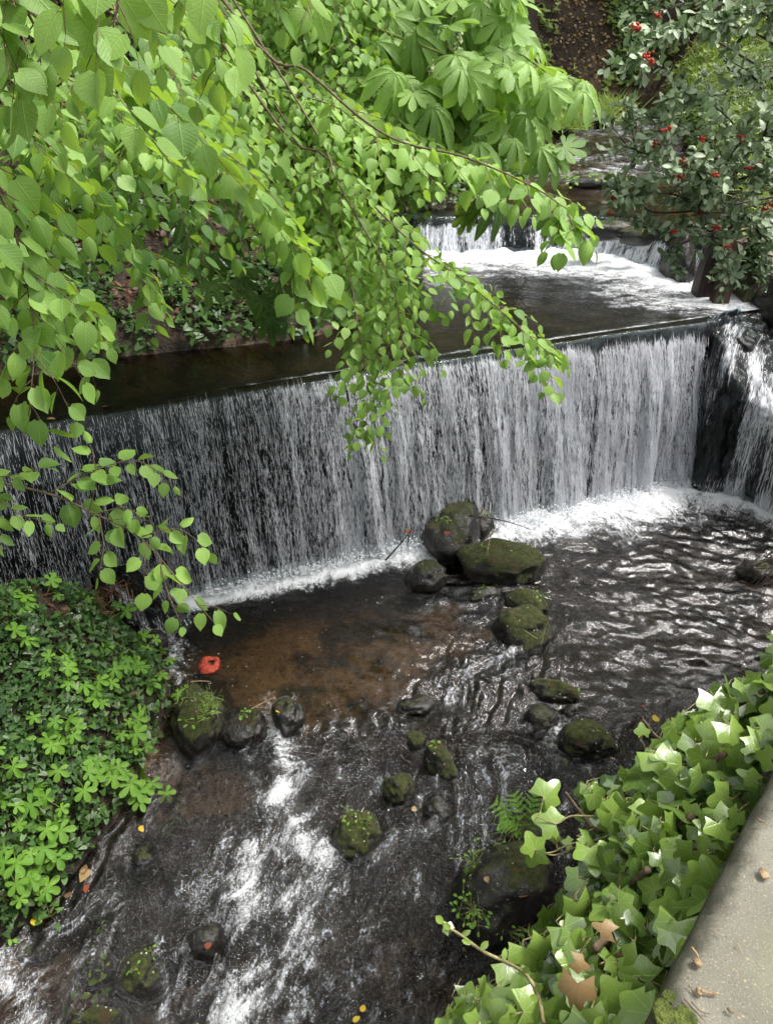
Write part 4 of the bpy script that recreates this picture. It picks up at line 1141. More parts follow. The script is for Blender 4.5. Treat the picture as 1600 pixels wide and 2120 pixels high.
crown(lin2, [(-5.5, 8.2, 10.0, 2.6), (-3.2, 8.6, 11.4, 2.5), (-7.2, 9.6, 11.0, 2.8), (-4.2, 11.0, 12.4, 2.6), (-1.6, 8.0, 11.8, 2.2), (-6.2, 6.6, 8.2, 1.8)], 5200, .22)
crown(ch, [(-1.2, 12.2, 11.2, 2.6), (.6, 13.6, 12.4, 2.4), (-3.0, 13.6, 12.6, 2.6), (-.2, 11.0, 13.2, 2.2)], 1500, .34, 'chestnut')
for x, y, zt, lab in [(-7, 24, 19, 'added unseen tree on the left slope above the picture, darkening the pool reflection'), (-1.5, 31, 21, 'added unseen tree above the brown cliff, blocking sky from the pool reflection'), (5.5, 36, 21, 'added unseen tree behind the stream bend, darkening the pool reflection'), (12.5, 31, 19, 'added unseen tree behind the right bank meadow, blocking sky from the pool'), (15.5, 21, 15, 'added unseen tree far out at right, blocking sky from the pool')]:
    zb = gz(x, y)[0]  # unseen trees added to block sky and darken the pool's reflection
    tr_ = empty('sky_blocker_tree', (x, y, zb), label=lab, cat='tree')
    trunk(tr_, [(x, y, zb - .3), (x + .2, y, (zb + zt) / 2), (x, y - .3, zt)], .38, .2)
    crown(tr_, [(x, y, zt, 3.6), (x - 2.4, y - 1, zt - 2, 3), (x + 2.6, y - .6, zt - 1.6, 3.1), (x + .4, y - 2.2, zt - 3, 3)], 2600, .46)
#@@PLANTS
# ------------------------------------------------------------------ ground cover on the banks
def scatter(n, xr, yr, cond):
    x = rng.uniform(xr[0], xr[1], n); y = rng.uniform(yr[0], yr[1], n)
    ins = inside(x, y, CH); d = seg_dist(x, y, CH, True)
    k = cond(x, y, ins, d); return x[k], y[k], d[k]
def carpet(name, label, cat, mat, n, xr, yr, cond, size, tone, lift=.03, tmpl=(SV, SF), tilt=.5, tip=None):
    x, y, d = scatter(n, xr, yr, cond)
    N0 = gnormal(x, y); k = len(x)
    P = np.stack([x, y, gz(x, y)], -1) + N0 * (lift * rng.rand(k) ** .7)[:, None]
    Nn = nrm(N0 + Z3 * .3 + rng.randn(k, 3) * tilt)
    Dd = nrm(rng.randn(k, 3) * np.array([1, 1, .3]) + (tip if tip is not None else np.array([.2, -.3, -.3])))
    a = Acc()
    big = fbm(x * 2.2, y * 2.2, 0, 3, 201)
    place(a, tmpl, P, Dd, Nn, size * (.6 + .7 * rng.rand(k)), tone + (big - .5) * .9 + rng.randn(k) * .22)
    o = a.build(name, M[mat], None, label=label, cat=cat, kind='stuff'); print(name, k)
    return o
bare = lambda x, y: fbm(x * 1.7, y * 1.7, 4, 4, 203)
SMt = (SM[0], SM[1], SM[2])
carpet('ivy_ground_cover', 'carpet of small dark ivy leaves on the lower left bank', 'ivy', 'small_ivy', 52000, (-5.6, -1.2), (.8, 6.2),
       lambda x, y, i, d: (~i) & (y < lipY(x) - .25) & (d > .02 + .05 * rng.rand(len(x))) & (bare(x, y) < .74) & (x < -1), .043, .62, .09, SMt)
carpet('ivy_ground_cover', 'dim ivy and herbs covering the shaded bank above the upper pool', 'ground cover', 'small_ivy', 42000, (-7.5, 2.2), (6.4, 14.5),
       lambda x, y, i, d: (~i) & (y > lipY(x) + .4) & (d > .02) & (bare(x, y) + .04 * d < .545 + .15 * (d < 1.2)), .070, .48, .12, SMt)
carpet('fallen_leaves', 'brown dead leaves littering the shaded slope behind the lime leaves', 'leaf litter', 'dead', 16000, (-8, 2.5), (6.4, 15),
       lambda x, y, i, d: (~i) & (y > lipY(x) + .4) & (d > .3), .085, .55, .04, T_LIN2, .7)
carpet('fallen_leaves', 'reddish brown dead leaves between the ivy on the lower left bank', 'leaf litter', 'dead', 5000, (-5, -1.2), (.8, 6),
       lambda x, y, i, d: (~i) & (y < lipY(x) - .25) & (bare(x, y) > .56), .06, .6, .04, T_LIN2, .7)
# far bank and right bank
carpet('climbing_ivy', 'ivy and creepers hanging over the brown cliff at the top', 'ivy', 'ivy_far' if 'ivy_far' in M else 'small_ivy', 60000, (-2, 15), (13.5, 36),
       lambda x, y, i, d: (~i) & (d > .05) & (x < 8.5) & (fbm(x * .55 + .2, y * .6, 2, 4, 205) > .505), .17, .75, .25, SMt)
carpet('bank_herbs', 'fresh yellow green leaves growing on the cliff and at its foot', 'herbs', 'grass', 26000, (1.5, 12), (14, 34),
       lambda x, y, i, d: (~i) & (fbm(x * .8 + 5, y * .8, 2, 4, 206) > .545 - .1 * (d < .5)), .15, .65, .2, SMt)
carpet('bracken_litter', 'rusty dead fronds lying on the cliff foot', 'leaf litter', 'tan', 30000, (1.5, 12), (17, 36),
       lambda x, y, i, d: (~i) & (fbm(x * .7 + 9, y * .8, 2, 4, 207) > .50), .09, .9, .1, T_LIN2, .8)
gb = lambda x, y, i, d: (~i) & (x > 4.6) & (x - 4.6 < (y - 5) * 1.2) & (d > .2)
carpet('meadow_grass', 'bright long grass on the sloping right bank behind the berry shrub', 'grass', 'grass', 46000, (4.8, 15), (9.8, 26), gb, .34, .75, .05, T_BLADE, .9, np.array([0, 0, 1.6]))
carpet('meadow_herbs', 'leafy weeds among the grass of the right bank', 'weeds', 'grass', 20000, (4.8, 15), (9.6, 26), gb, .11, .85, .35, SMt)
a = Acc()
x, y, d = scatter(2600, (5, 14), (11, 24), gb); k = (fbm(x * .8, y * .8, 0, 3, 209) > .45); x, y = x[k], y[k]
VV = (np.stack([x, y, gz(x, y) + .25 + .25 * rng.rand(len(x))], -1)[:, None, None, :] + rng.randn(len(x), 4, 1, 3) * .03 + V1[None, None] * .016).reshape(-1, 3)
FF = (F1[None] + (np.arange(len(x) * 4) * len(V1))[:, None, None]).reshape(-1, 3)
mesh('meadow_flowers', VV, [FF], M['flower'], None, label='tiny white flower heads above the grass of the right bank', cat='flowers', kind='stuff')

# chestnut seedlings on the lower left bank
def seedling(px, py, n, label, size=.105, tone=.65, spread=.14, group='chestnut seedlings on the lower left bank'):
    g = on_ground(px, py)
    e = empty('chestnut_seedling', g, label=label, cat='seedling', group=group)
    st, lv = Acc(), Acc()
    nn = gnormal(g[0], g[1])[0]
    hgt = .10 + .10 * rng.rand()
    for k in range(n):
        a = rng.rand() * 6.28; r = spread * math.sqrt((k + .5) / n)
        E = g + nn * (hgt * (1 - .35 * r / spread)) + np.array([math.cos(a), math.sin(a), 0]) * r - np.array([0, 0, nn[0] * math.cos(a) * r * .9])
        tube(st, smooth_path([g, (g + E) / 2 + nn * .04, E], 5), .0035, .0018, 4)
        Dd = nrm(np.array([math.cos(a) * .6 + .25, math.sin(a) * .6 - .35, -.25]) + rng.randn(3) * .2)
        place(lv, T_CH5, E, Dd, nrm(nn * .5 + np.array([0, -.35, .8]) + rng.randn(3) * .16), size * (.65 + .6 * rng.rand()), tone + rng.randn() * .14)
    st.build('stem', M['green_stem'], e); lv.build('foliage', M['seedling'], e)
    return e
SE = [
 (130, 1215, 4, 'chestnut seedling near the top of the bank, close to a pale bare twig'), (165, 1235, 5, 'chestnut seedling under the hanging lime twig'),
 (45, 1250, 5, 'pale seedling cluster at the top left end of the bank'), (20, 1330, 5, 'bright seedling cut off by the left edge, upper one'),
 (95, 1235, 3, 'small dim seedling at the top of the bank'),
 (175, 1260, 4, 'dull green seedling at the shoulder of the bank'), (215, 1290, 5, 'seedling beside the dry root at the side trickle'),
 (245, 1280, 4, 'top seedling of the dense row next to the waterfall foot'), (285, 1300, 4, 'rightmost seedling on the edge above the side trickle'),
 (105, 1390, 5, 'flat star shaped seedling in the middle of the ivy, left of the dense clump'), (130, 1400, 4, 'seedling right of the flat star shaped one'),
 (200, 1370, 5, 'left end of the dense seedling clump above the mossy boulder'), (240, 1370, 6, 'seedling in the middle of the dense clump'), (290, 1350, 6, 'topmost seedling of the dense clump beside the brown pool'),
 (330, 1375, 6, 'rightmost seedling of the dense clump, overhanging the pool'), (270, 1395, 6, 'lower seedling of the dense clump'), (165, 1405, 5, 'darker seedling below left of the dense clump'), (300, 1400, 4, 'lowest right seedling of the dense clump'),
 (210, 1440, 4, 'lone seedling below the dense clump'), (195, 1425, 3, 'small seedling just under the dense clump'),
 (105, 1480, 4, 'seedling above the yellow leaf'), (125, 1520, 6, 'wide seedling directly below the yellow leaf'), (90, 1535, 4, 'seedling left of and below the yellow leaf'),
 (250, 1495, 4, 'upper seedling of the pair left of the grassy boulder'), (225, 1510, 4, 'seedling between the yellow leaf and the grassy boulder'), (260, 1540, 5, 'lower seedling of the pair left of the grassy boulder'),
 (195, 1570, 6, 'seedling above the bare red patch'), (235, 1590, 6, 'seedling right of the bare red patch'), (150, 1605, 5, 'seedling touching the bare red patch from below'), (250, 1625, 4, 'seedling at the bank edge over the muddy shallows'),
 (310, 1620, 4, 'isolated seedling leaning out over the muddy shallows'), (95, 1655, 6, 'tall pale seedling on the lower bank'), (75, 1700, 6, 'large leaved seedling under the tall pale one'), (20, 1680, 5, 'seedling at the left edge of the lower bank, upper one'),
 (20, 1745, 5, 'seedling at the left edge, lower one'), (90, 1740, 5, 'yellowish seedling low on the bank'), (70, 1800, 6, 'broad seedling close to the lowest shore'), (45, 1830, 6, 'lowest big seedling just above the wet mud'), (10, 1790, 4, 'half hidden seedling in the lower left ivy'),
 (10, 1560, 3, 'little seedling cut by the left edge beside the red patch')]
for px, py, n, lab in SE:
    seedling(px, py, max(3, n - 1), lab, .080 if py < 1560 else .092, .70 if py > 1330 else .45)
for px, py, n, lab, s in [(370, 1438, 4, 'small seedling on the corner above the grassy boulder', .075), (345, 1470, 3, 'tiny seedling beside the grassy boulder', .05)]:
    seedling(px, py, n, lab, s, .7, .09)

def sprig(px, py, z, n, label, size=.045, spread=.05, mat='seedling', tmpl=T_ELL, name='small_plant', t=None, tone=.75, h=.04, wide=1.0):
    g = onz(px, py, z) if t is None else at(px, py, t)
    e = empty(name, g - np.array([0, 0, h]), label=label, cat='plant')
    st, lv = Acc(), Acc()
    for k in range(n):
        a = 6.28 * k / n + rng.rand() * .6; r = spread * (.5 + .5 * rng.rand())
        B0 = g + rng.randn(3) * np.array([1, 1, .2]) * spread * .5 * wide
        E = B0 + np.array([math.cos(a) * r, math.sin(a) * r, .012 * rng.randn()])
        tube(st, [g - np.array([0, 0, h]), B0, E], .0018, .0012, 3)
        place(lv, tmpl, E, np.array([math.cos(a), math.sin(a), -.15]), Z3 + rng.randn(3) * .2 + np.array([0, -.3, 0]), size * (.7 + .5 * rng.rand()), tone + .12 * rng.randn())
    st.build('stem', M['green_stem'], e); lv.build('foliage', M[mat], e)
    return e
def rtop(k, dx=0, dy=0):
    """point on the upper surface of a rock nearest the vertical through an offset from its centre"""
    c, r, P = RK[k][1], RK[k][2], [q for q in ROCKS if q[0] == RK[k][1]][0][2]
    q = np.array([c[0] + dx * r[0], c[1] + dy * r[1]])
    d = np.hypot(P[:, 0] - q[0], P[:, 1] - q[1]) + np.where(P[:, 2] < c[2], 9, 0)
    return P[np.argmin(d)]
def on_rock(k, dx, dy, n, label, size, spread, **kw):
    g = rtop(k, dx, dy) + np.array([0, 0, .02])
    e = sprig(0, 0, 0, n, label, size, spread, **kw) if False else None
    r = g - np.array([0, 0, CZ]); t = r[1] * cp - r[2] * sp
    px = 800 + F * r[0] / t; py = 1060 - F * (r[1] * sp + r[2] * cp) / t
    return sprig(px, py, 0, n, label, size, spread, t=t, h=.02, **kw)
for k, dx, dy, n, lab, s, spd in [
    (3, .0, -.3, 9, 'small green herb on the face of the tallest boulder', .028, .035), (3, -.3, -.2, 6, 'tiny green leaves left on the tallest boulder', .02, .04),
    (4, .4, -.2, 6, 'bright sprig on the right shoulder of the boulder pile', .028, .03), (8, -.2, .1, 6, 'tiny green herb on the half hidden little stone', .022, .03),
    (9, .5, 0, 9, 'bright green tuft on the low sloping stone', .036, .045), (5, -.6, .1, 5, 'pair of little leaves on the left of the broad mossy boulder', .022, .03),
    (12, .9, .1, 4, 'speck of green at the right tip of the moss ridged boulder', .02, .02), (18, -.3, .3, 6, 'four leaved seedling on the oval mossy stone', .036, .02),
    (21, -.2, .3, 9, 'yellow green sprig on the dark mossy boulder in mid rapids', .026, .06), (21, .3, -.1, 8, 'second yellow sprig on the mid rapids boulder, lower one', .024, .06),
    (25, .3, .4, 8, 'tiny herb on top of the moss covered boulder at lower left', .02, .04), (25, .0, -.3, 5, 'round leaved sprig on the lower left mossy boulder', .026, .03),
    (29, .1, .3, 5, 'seedling on the root covered wet stone', .05, .025), (30, .6, -.3, 8, 'clover like herb on the right side of the grassy boulder', .03, .05), (30, .1, -.7, 5, 'yellow tipped sprig low on the grassy boulder', .04, .03),
    (35, -.55, .2, 44, 'trailing herb on the left shoulder of the large brown boulder', .026, .10), (35, -.6, -.55, 46, 'round leaved plant on the lower left of the large brown boulder', .034, .11),
    (35, .1, -.85, 36, 'little leaves at the foot of the large brown boulder', .026, .10), (35, .0, .4, 10, 'small scattered leaves on top of the large brown boulder', .02, .12), (37, -.6, .1, 26, 'leafy herb beneath the fern', .036, .12)]:
    on_rock(k, dx, dy, n, lab, s, spd)
sprig(210, 2035, -.34, 6, 'pale star shaped seedling standing on wet mud at lower left', .062, .03, h=.08)
sprig(148, 2083, -.34, 6, 'broad leaved seedling at the lower left above the flat mossy boulder', .075, .03, h=.08, tone=.9)
sprig(200, 1995, -.30, 24, 'yellow green liverwort tuft on a dark stone', .035, .05, h=.02, tone=1.0)
sprig(212, 1918, -.33, 8, 'round green tuft in the shallow water at left', .03, .02, h=.02)
sprig(200, 860, 1.86, 6, 'seedling growing from the dark lip of the waterfall at left', .13, .05, h=.1, tone=.7)
sprig(40, 1870, -.1, 8, 'small weed at the foot of the lower left bank', .05, .06, h=.05)
sprig(100, 1890, -.2, 12, 'ivy shoot creeping onto the lower left mud', .05, .09, mat='small_ivy', tmpl=SMt, h=.03, tone=1.0)
sprig(15, 1945, -.25, 9, 'yellowish weed at the left edge above the shallows', .04, .06, h=.03, tone=1.0)

def tuft(px, py, z, n, label, l=.12, r=.1, t=None, mat='grass', name='grass_tuft', tone=.4):
    g = onz(px, py, z) if t is None else at(px, py, t)
    a = Acc()
    P = g + rng.randn(n, 3) * np.array([r, r, .02])
    place(a, T_BLADE, P, nrm(rng.randn(n, 3) * np.array([1, 1, .3]) + np.array([0, 0, .6])), rng.randn(n, 3), l * (.6 + .8 * rng.rand(n)), tone + .2 * rng.randn(n))
    return a.build(name, M[mat], None, label=label, cat='grass')
tuft(425, 1462, .26, 300, 'fine green grass on the right of the moss covered bank boulder', .06, .06)
tuft(380, 1440, .28, 120, 'short yellowish grass on top of the moss covered bank boulder', .045, .07, tone=.9)
tuft(225, 1235, .75, 90, 'dull dry grass hanging beside the side trickle', .13, .12, mat='dead', tone=.9)
for px, py, z, lab in [(1165, 262, 2.95, 'bright grass clump left of the far riffle'), (1232, 243, 3.0, 'bright grass clump in the middle of the far riffle'), (1268, 222, 3.05, 'bright grass clump at the head of the far riffle')]:
    tuft(px, py, z, 500, lab, .35, .26, tone=.75)
sprig(1215, 368, 2.62, 40, 'yellow green water plants across the far pool, left half', .09, .35, h=.05, tone=1.0)
sprig(1280, 366, 2.62, 30, 'yellow green water plants across the far pool, right half', .09, .3, h=.05, tone=1.0)

# ------------------------------------------------------------------ fern
fe = empty('fern', at(1075, 1745, 5.25), label='bright green fern above the large brown boulder', cat='fern')
stf, lvf = Acc(), Acc()
f0 = at(1085, 1740, 5.15)
for (tx, ty) in [(1022, 1660), (1062, 1642), (1108, 1642), (1034, 1700), (1138, 1668)]:
    E = at(tx, ty, 5.05); Q_ = smooth_path([f0, (f0 + E) / 2 + np.array([0, 0, .05]), E], 16)
    tube(stf, Q_, .003, .001, 3)
    T = nrm(np.gradient(Q_, axis=0))
    for i in range(2, 16, 2):
        for s_ in (-1, 1):
            sd0 = nrm(np.cross(T[i], VIEW)) * s_
            l = .075 * math.sin(math.pi * (1 - i / 17.0) ** .8) + .010
            R_ = np.array([Q_[i] + (sd0 * .9 + T[i] * .45) * l * q for q in np.linspace(0, 1, 6)])
            for j in range(1, 6):
                for s2 in (-1, 1):
                    dd = nrm(T[i] * .7 * s2 + sd0 * .8)
                    place(lvf, (SV, SF), R_[j - 1], dd, VIEW + rng.randn(3) * .15, l * .24 * (1.15 - j / 7), .7 + .15 * rng.randn())
stf.build('stem', M['green_stem'], fe); lvf.build('fronds', M['seedling'], fe)

# ------------------------------------------------------------------ cotoneaster with berries
co = empty('berry_shrub', (5.2, 8.9, 2.0), label='grey green cotoneaster with clusters of red berries leaning over the stream from the right', cat='shrub')
trunkC = Acc()
CB = np.array([4.95, 9.15, 2.15])
tube(trunkC, smooth_path([CB + np.array([.1, .1, -.6]), CB + np.array([.15, -.1, .5]), CB + np.array([.0, -.5, 1.1]), CB + np.array([-.1, -1.2, 1.6])], 14), .07, .045, 8, .2)
trunkC.build('trunk', M['twig_dark'], co)
def coto(pts, side_n, side_len, tone, berries, pre=None, size=.088):
    wood, lv, be = Acc(), Acc(), Acc()
    P = path_px(pts)
    if pre is not None: P = np.vstack([pre, P])
    Q = smooth_path(P, 30); tube(wood, Q, .012, .004, 5)
    tips = [Q[12:]]
    for k in range(side_n):
        i = rng.randint(9, 29); T = nrm(Q[i] - Q[i - 1])
        d = nrm(T * .6 + rng.randn(3) * np.array([.8, .6, .7]) + np.array([0, -.1, 0]))
        l = side_len * (.5 + .7 * rng.rand()); E = Q[i] + d * l + np.array([0, 0, -.15 * l])
        R_ = smooth_path([Q[i], Q[i] + d * l * .5, E], 8); tube(wood, R_, .004, .002, 3); tips.append(R_)
    for R_ in tips:
        L_ = np.linalg.norm(np.diff(R_, axis=0), axis=1).sum(); n = int(L_ / .019)
        u = rng.rand(n) * (len(R_) - 1.01); i = u.astype(int); Pp = R_[i] + (R_[i + 1] - R_[i]) * (u - i)[:, None]
        T = nrm(R_[-1] - R_[0])
        Dd = nrm(rng.randn(n, 3) + T * .7); Pp = Pp + Dd * .012
        place(lv, T_ELL, Pp, Dd, nrm(np.array([0, -.5, .9]) + rng.randn(n, 3) * .45), size * (.6 + .5 * rng.rand(n)), tone + .28 * rng.randn(n))
    b = wood.build('branch', M['twig_dark'], co)
    lv.build('foliage', M['coton'], b)
    if berries:
        for q in range(berries):
            R_ = tips[rng.randint(len(tips))]; c = R_[rng.randint(len(R_) // 2, len(R_))] + np.array([0, -.04, .02]) + rng.randn(3) * .015
            be = Acc()
            for j in range(rng.randint(7, 16)):
                be.add(V1 * (.0095 + .003 * rng.rand()) + c + rng.randn(3) * np.array([.019, .016, .011]), [F1])
            be.build('berry_cluster', M['berry'], b)
CP = CB + np.array([-.1, -1.2, 1.6])
paths = [
 ([(1500, 480, 6.9), (1440, 420, 6.6), (1370, 400, 6.4), (1310, 410, 6.3)], 14, .42, .45, 3),
 ([(1500, 420, 6.8), (1420, 350, 6.5), (1340, 320, 6.3), (1285, 300, 6.2)], 14, .42, .6, 3),
 ([(1540, 380, 6.6), (1460, 290, 6.3), (1380, 250, 6.1), (1320, 240, 6.0)], 16, .42, .75, 3),
 ([(1560, 340, 6.5), (1520, 260, 6.2), (1450, 200, 6.0), (1400, 190, 5.9)], 14, .40, .8, 2),
 ([(1600, 330, 6.4), (1590, 230, 6.0), (1560, 160, 5.8), (1500, 120, 5.7)], 9, .36, .75, 1),
 ([(1680, 200, 6.2), (1620, 110, 5.9), (1540, 60, 5.7), (1440, 60, 5.6), (1360, 80, 5.6), (1300, 130, 5.6)], 17, .32, .55, 6),
 ([(1680, 120, 6.0), (1600, 40, 5.8), (1500, 0, 5.7), (1400, 10, 5.7), (1340, 40, 5.7)], 15, .30, .4, 3),
 ([(1680, 40, 5.8), (1600, 10, 5.6), (1520, 30, 5.5), (1460, 60, 5.5)], 12, .34, .7, 1),
 ([(1510, 500, 7.0), (1470, 470, 6.8), (1400, 470, 6.7), (1320, 470, 6.6)], 10, .30, .35, 2),
 ([(1530, 480, 6.8), (1540, 440, 6.5), (1560, 470, 6.4), (1590, 500, 6.3)], 12, .34, .4, 3),
 ([(1500, 470, 6.8), (1490, 500, 6.6), (1500, 540, 6.5), (1515, 570, 6.5)], 7, .22, .4, 1),
 ([(1540, 380, 6.7), (1570, 360, 6.3), (1600, 380, 6.1), (1650, 400, 6.0)], 14, .40, .5, 3),
 ([(1530, 330, 6.6), (1560, 300, 6.3), (1600, 270, 6.1), (1650, 250, 6.0)], 14, .40, .7, 2),
 ([(1480, 440, 6.6), (1460, 400, 6.2), (1450, 370, 6.0), (1440, 350, 5.9)], 14, .40, .55, 3),
 ([(1500, 400, 6.5), (1500, 350, 6.1), (1520, 310, 5.9), (1540, 280, 5.8)], 14, .40, .65, 3),
 ([(1400, 440, 6.6), (1320, 400, 6.5), (1290, 380, 6.5), (1272, 425, 6.5)], 3, .14, .1, 1),
 ([(1420, 500, 6.8), (1400, 530, 6.8), (1410, 560, 6.8)], 3, .14, .2, 0),
 ([(1620, 560, 6.6), (1590, 545, 6.6), (1575, 540, 6.6)], 3, .12, .3, 0),
 ([(1560, 480, 6.6), (1530, 560, 6.6), (1518, 592, 6.6)], 2, .10, .4, 0),
]
for pts, sn, sl, tn, nb in paths: coto(pts, max(2, sn), sl, tn + .12, nb, pre=CP)
for pts in ([(1680, 160, 6.5), (1600, 150, 6.4), (1500, 95, 6.3), (1470, 80, 6.3)], [(1660, 180, 6.3), (1560, 150, 6.3), (1520, 160, 6.3), (1495, 110, 6.2)], [(1620, 560, 6.6), (1600, 470, 6.5), (1580, 500, 6.5), (1540, 505, 6.5)]):
    bw = Acc(); tube(bw, smooth_path(path_px(pts), 14), .016, .007, 5)
    bw.build('branch', M['twig_dark'], co)

# timber posts at the right end of the upper pool
def post(pts, w, h_, label, mat='timber'):
    a = Acc(); P = np.array(pts, float)
    Q_ = smooth_path(P, 14); n = len(Q_)
    ring = np.array([(-1, -1), (0, -1.08), (1, -1), (1.06, 0), (1, 1), (0, 1.05), (-1, 1), (-1.05, 0)]) * .5
    V = []
    for i, q in enumerate(Q_):
        s_ = 1 + .12 * (vnoise(i * .7, 3, 0, 301) - .5) - .12 * i / n
        rr = ring * (1 + .10 * (vnoise(np.arange(8) * 1.3, i * .9, 0, 302) - .5))[:, None]
        V.append(np.c_[q[0] + rr[:, 0] * w * s_, q[1] + rr[:, 1] * h_ * s_, np.full(8, q[2]) + (rng.randn(8) * .012 if i == n - 1 else 0)])
    V = np.array(V); idx = np.arange(n * 8).reshape(n, 8)
    f = np.stack([idx[:-1], np.roll(idx[:-1], -1, 1), np.roll(idx[1:], -1, 1), idx[1:]], -1).reshape(-1, 4)
    V = np.vstack([V.reshape(-1, 3), Q_[-1] + np.array([0, 0, .01])])
    top = np.stack([idx[-1], np.roll(idx[-1], -1), np.full(8, n * 8)], -1)
    return mesh('timber_post', V, [f, top], M[mat], None, label=label, cat='post', smooth=False)
pb = onz(1452, 612, 2.0)
post([pb + np.array([.0, .05, -.4]), pb + np.array([.02, .05, .35]), pb + np.array([.16, .08, .95])], .20, .22, 'dark old timber post at the right end of the upper pool')
pb2 = onz(1490, 625, 2.0)
M['timber_red'] = simple('reddish_timber', (.03, .014, .010), (.085, .038, .028), 14, .6, .7, stretch=(1, 1, .15))
post([pb2 + np.array([-.02, .05, -.4]), pb2 + np.array([.02, .05, .3]), pb2 + np.array([.08, .08, .75])], .20, .16, 'reddish brown board post right behind the dark timber post', 'timber_red')

# undergrowth on the right bank beside the weir, its shade painted by a low tone
carpet('dark_undergrowth', 'shaded ivy and brambles on the bank right of the weir', 'undergrowth', 'small_ivy', 16000, (4.5, 8.5), (7.3, 10.6),
       lambda x, y, i, d: (~i) & (x > 4.6), .06, .1, .25, SMt)

# ------------------------------------------------------------------ large ivy on the parapet
iv = empty('ivy_plant', (1.0, 1.15, 2.6), label='large leaved glossy ivy spilling over the concrete wall', cat='ivy')
IVT = [IV1, IV2, IV3]
poly = np.array([(1640, 1290), (1590, 1310), (1595, 1400), (1510, 1430), (1390, 1510), (1340, 1575), (1260, 1610), (1200, 1640), (1215, 1700), (1210, 1800), (1120, 1880), (1110, 1965), (980, 2060), (910, 2120), (860, 2200), (1310, 2200), (1345, 2110), (1600, 1585), (1640, 1500)])
def edge_x(py): return 1335 + (2120 - py) * 265 / 530.0
stI = Acc()
def ivy_leaf(acc, P, d, nn, s, tone): place(acc, IVT[rng.randint(3)], P, d, nn, s, tone)
layers = [(560, .45, -.4, .1, .056), (400, .18, .0, .62, .058), (270, .0, .25, 1.05, .060)]  # deeper layers take darker tones, painting in the shade between leaves
ivl = [Acc(), Acc(), Acc()]
for li, (cnt_, dt, tn0, tn1, sz) in enumerate(layers):
    c = 0
    while c < cnt_:
        px, py = rng.uniform(820, 1640), rng.uniform(1290, 2200)
        if not inside(np.array(px), np.array(py), poly): continue
        dx_e = max(0, edge_x(py) - px)
        inner = seg_dist(np.array(px), np.array(py), poly, True)
        if li == 0 and inner < 35: continue
        te = np.interp(py, [1290, 1590, 2120, 2200], [1.75, 1.36, 1.02, .98])
        t = te * (1.06 + .55 * min(dx_e, 420) / 420) + dt * (.6 + .5 * rng.rand())
        P = at(px, py, t)
        if px > edge_x(py) - 12 and py > 1560 and t < te + .02: t = te + .05; P = at(px, py, t)
        if wall_side(P[0], P[1]) > -.015 and py > 1500: continue
        a = rng.rand() * 6.28
        d = nrm(np.array([-.35, -.15, -.3]) + rng.randn(3) * .62)
        nn = nrm(np.array([-.15, -.35, .85]) + rng.randn(3) * .34)
        s = sz * (.45 + .75 * rng.rand()) * (1.0 if py < 1900 else .95)
        if px < 1010 and py > 1900: s *= .85
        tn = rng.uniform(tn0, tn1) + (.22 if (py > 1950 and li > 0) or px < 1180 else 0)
        base = P - d * s * .5
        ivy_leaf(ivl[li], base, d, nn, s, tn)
        if rng.rand() < .7:
            root = base - d * s * .6 + np.array([.05, .06, -.10]) + rng.randn(3) * .02
            tube(stI, smooth_path([base, base - d * s * .35 + np.array([0, 0, -.01]), root], 5), .0014, .0016, 4)
        c += 1
sb = stI.build('leaf_stalks', M['ivy_stem'], iv)
fol = Acc()
for a_ in ivl:
    fol.V += a_.V
    for q in (3, 4): fol.F[q] += [f + fol.n for f in a_.F[q]]
    for k_, v_ in a_.A.items(): fol.A.setdefault(k_, []).extend(v_)
    fol.n += a_.n
fol.build('foliage', M['ivy'], iv)
# woody vines down the wall
wv = Acc()
for pts in ([(1230, 1965, 1.35), (1260, 1940, 1.4), (1245, 2010, 1.5), (1250, 2120, 1.45)], [(1300, 1980, 1.35), (1260, 1990, 1.4), (1230, 2060, 1.5), (1270, 2150, 1.5)], [(1340, 1800, 1.5), (1290, 1850, 1.6), (1280, 1950, 1.55), (1230, 2000, 1.5)],
            [(1500, 1560, 1.65), (1400, 1620, 1.9), (1330, 1640, 2.0), (1300, 1700, 2.0)], [(1580, 1430, 1.9), (1450, 1500, 2.1), (1370, 1530, 2.2), (1330, 1490, 2.2)], [(1430, 1690, 1.6), (1350, 1760, 1.8), (1290, 1800, 1.9), (1285, 1900, 1.9)], [(1300, 1690, 1.9), (1240, 1720, 2.0), (1200, 1680, 2.05), (1170, 1640, 2.05)]):
    tube(wv, smooth_path(path_px(pts), 16), .008, .004, 6, .3)
wv.build('vine', M['twig'], iv)
for (px, py, t, dx, dy, s) in [(1195, 2055, 1.22, -.2, -.6, .048), (1265, 1950, 1.25, -.8, .2, .034), (1190, 2010, 1.3, .8, -.2, .032)]:
    a = Acc(); place(a, IVT[1], at(px, py - 20, t), np.array([dx * .6, dy * .8, dy * .6]), np.array([.45 * dy, -.45, .85 + .3 * dx]), s, .2 + .6 * rng.rand())
    o = a.build('withered_leaf', M['tan'], iv); o['label'] = 'withered tan ivy leaf'
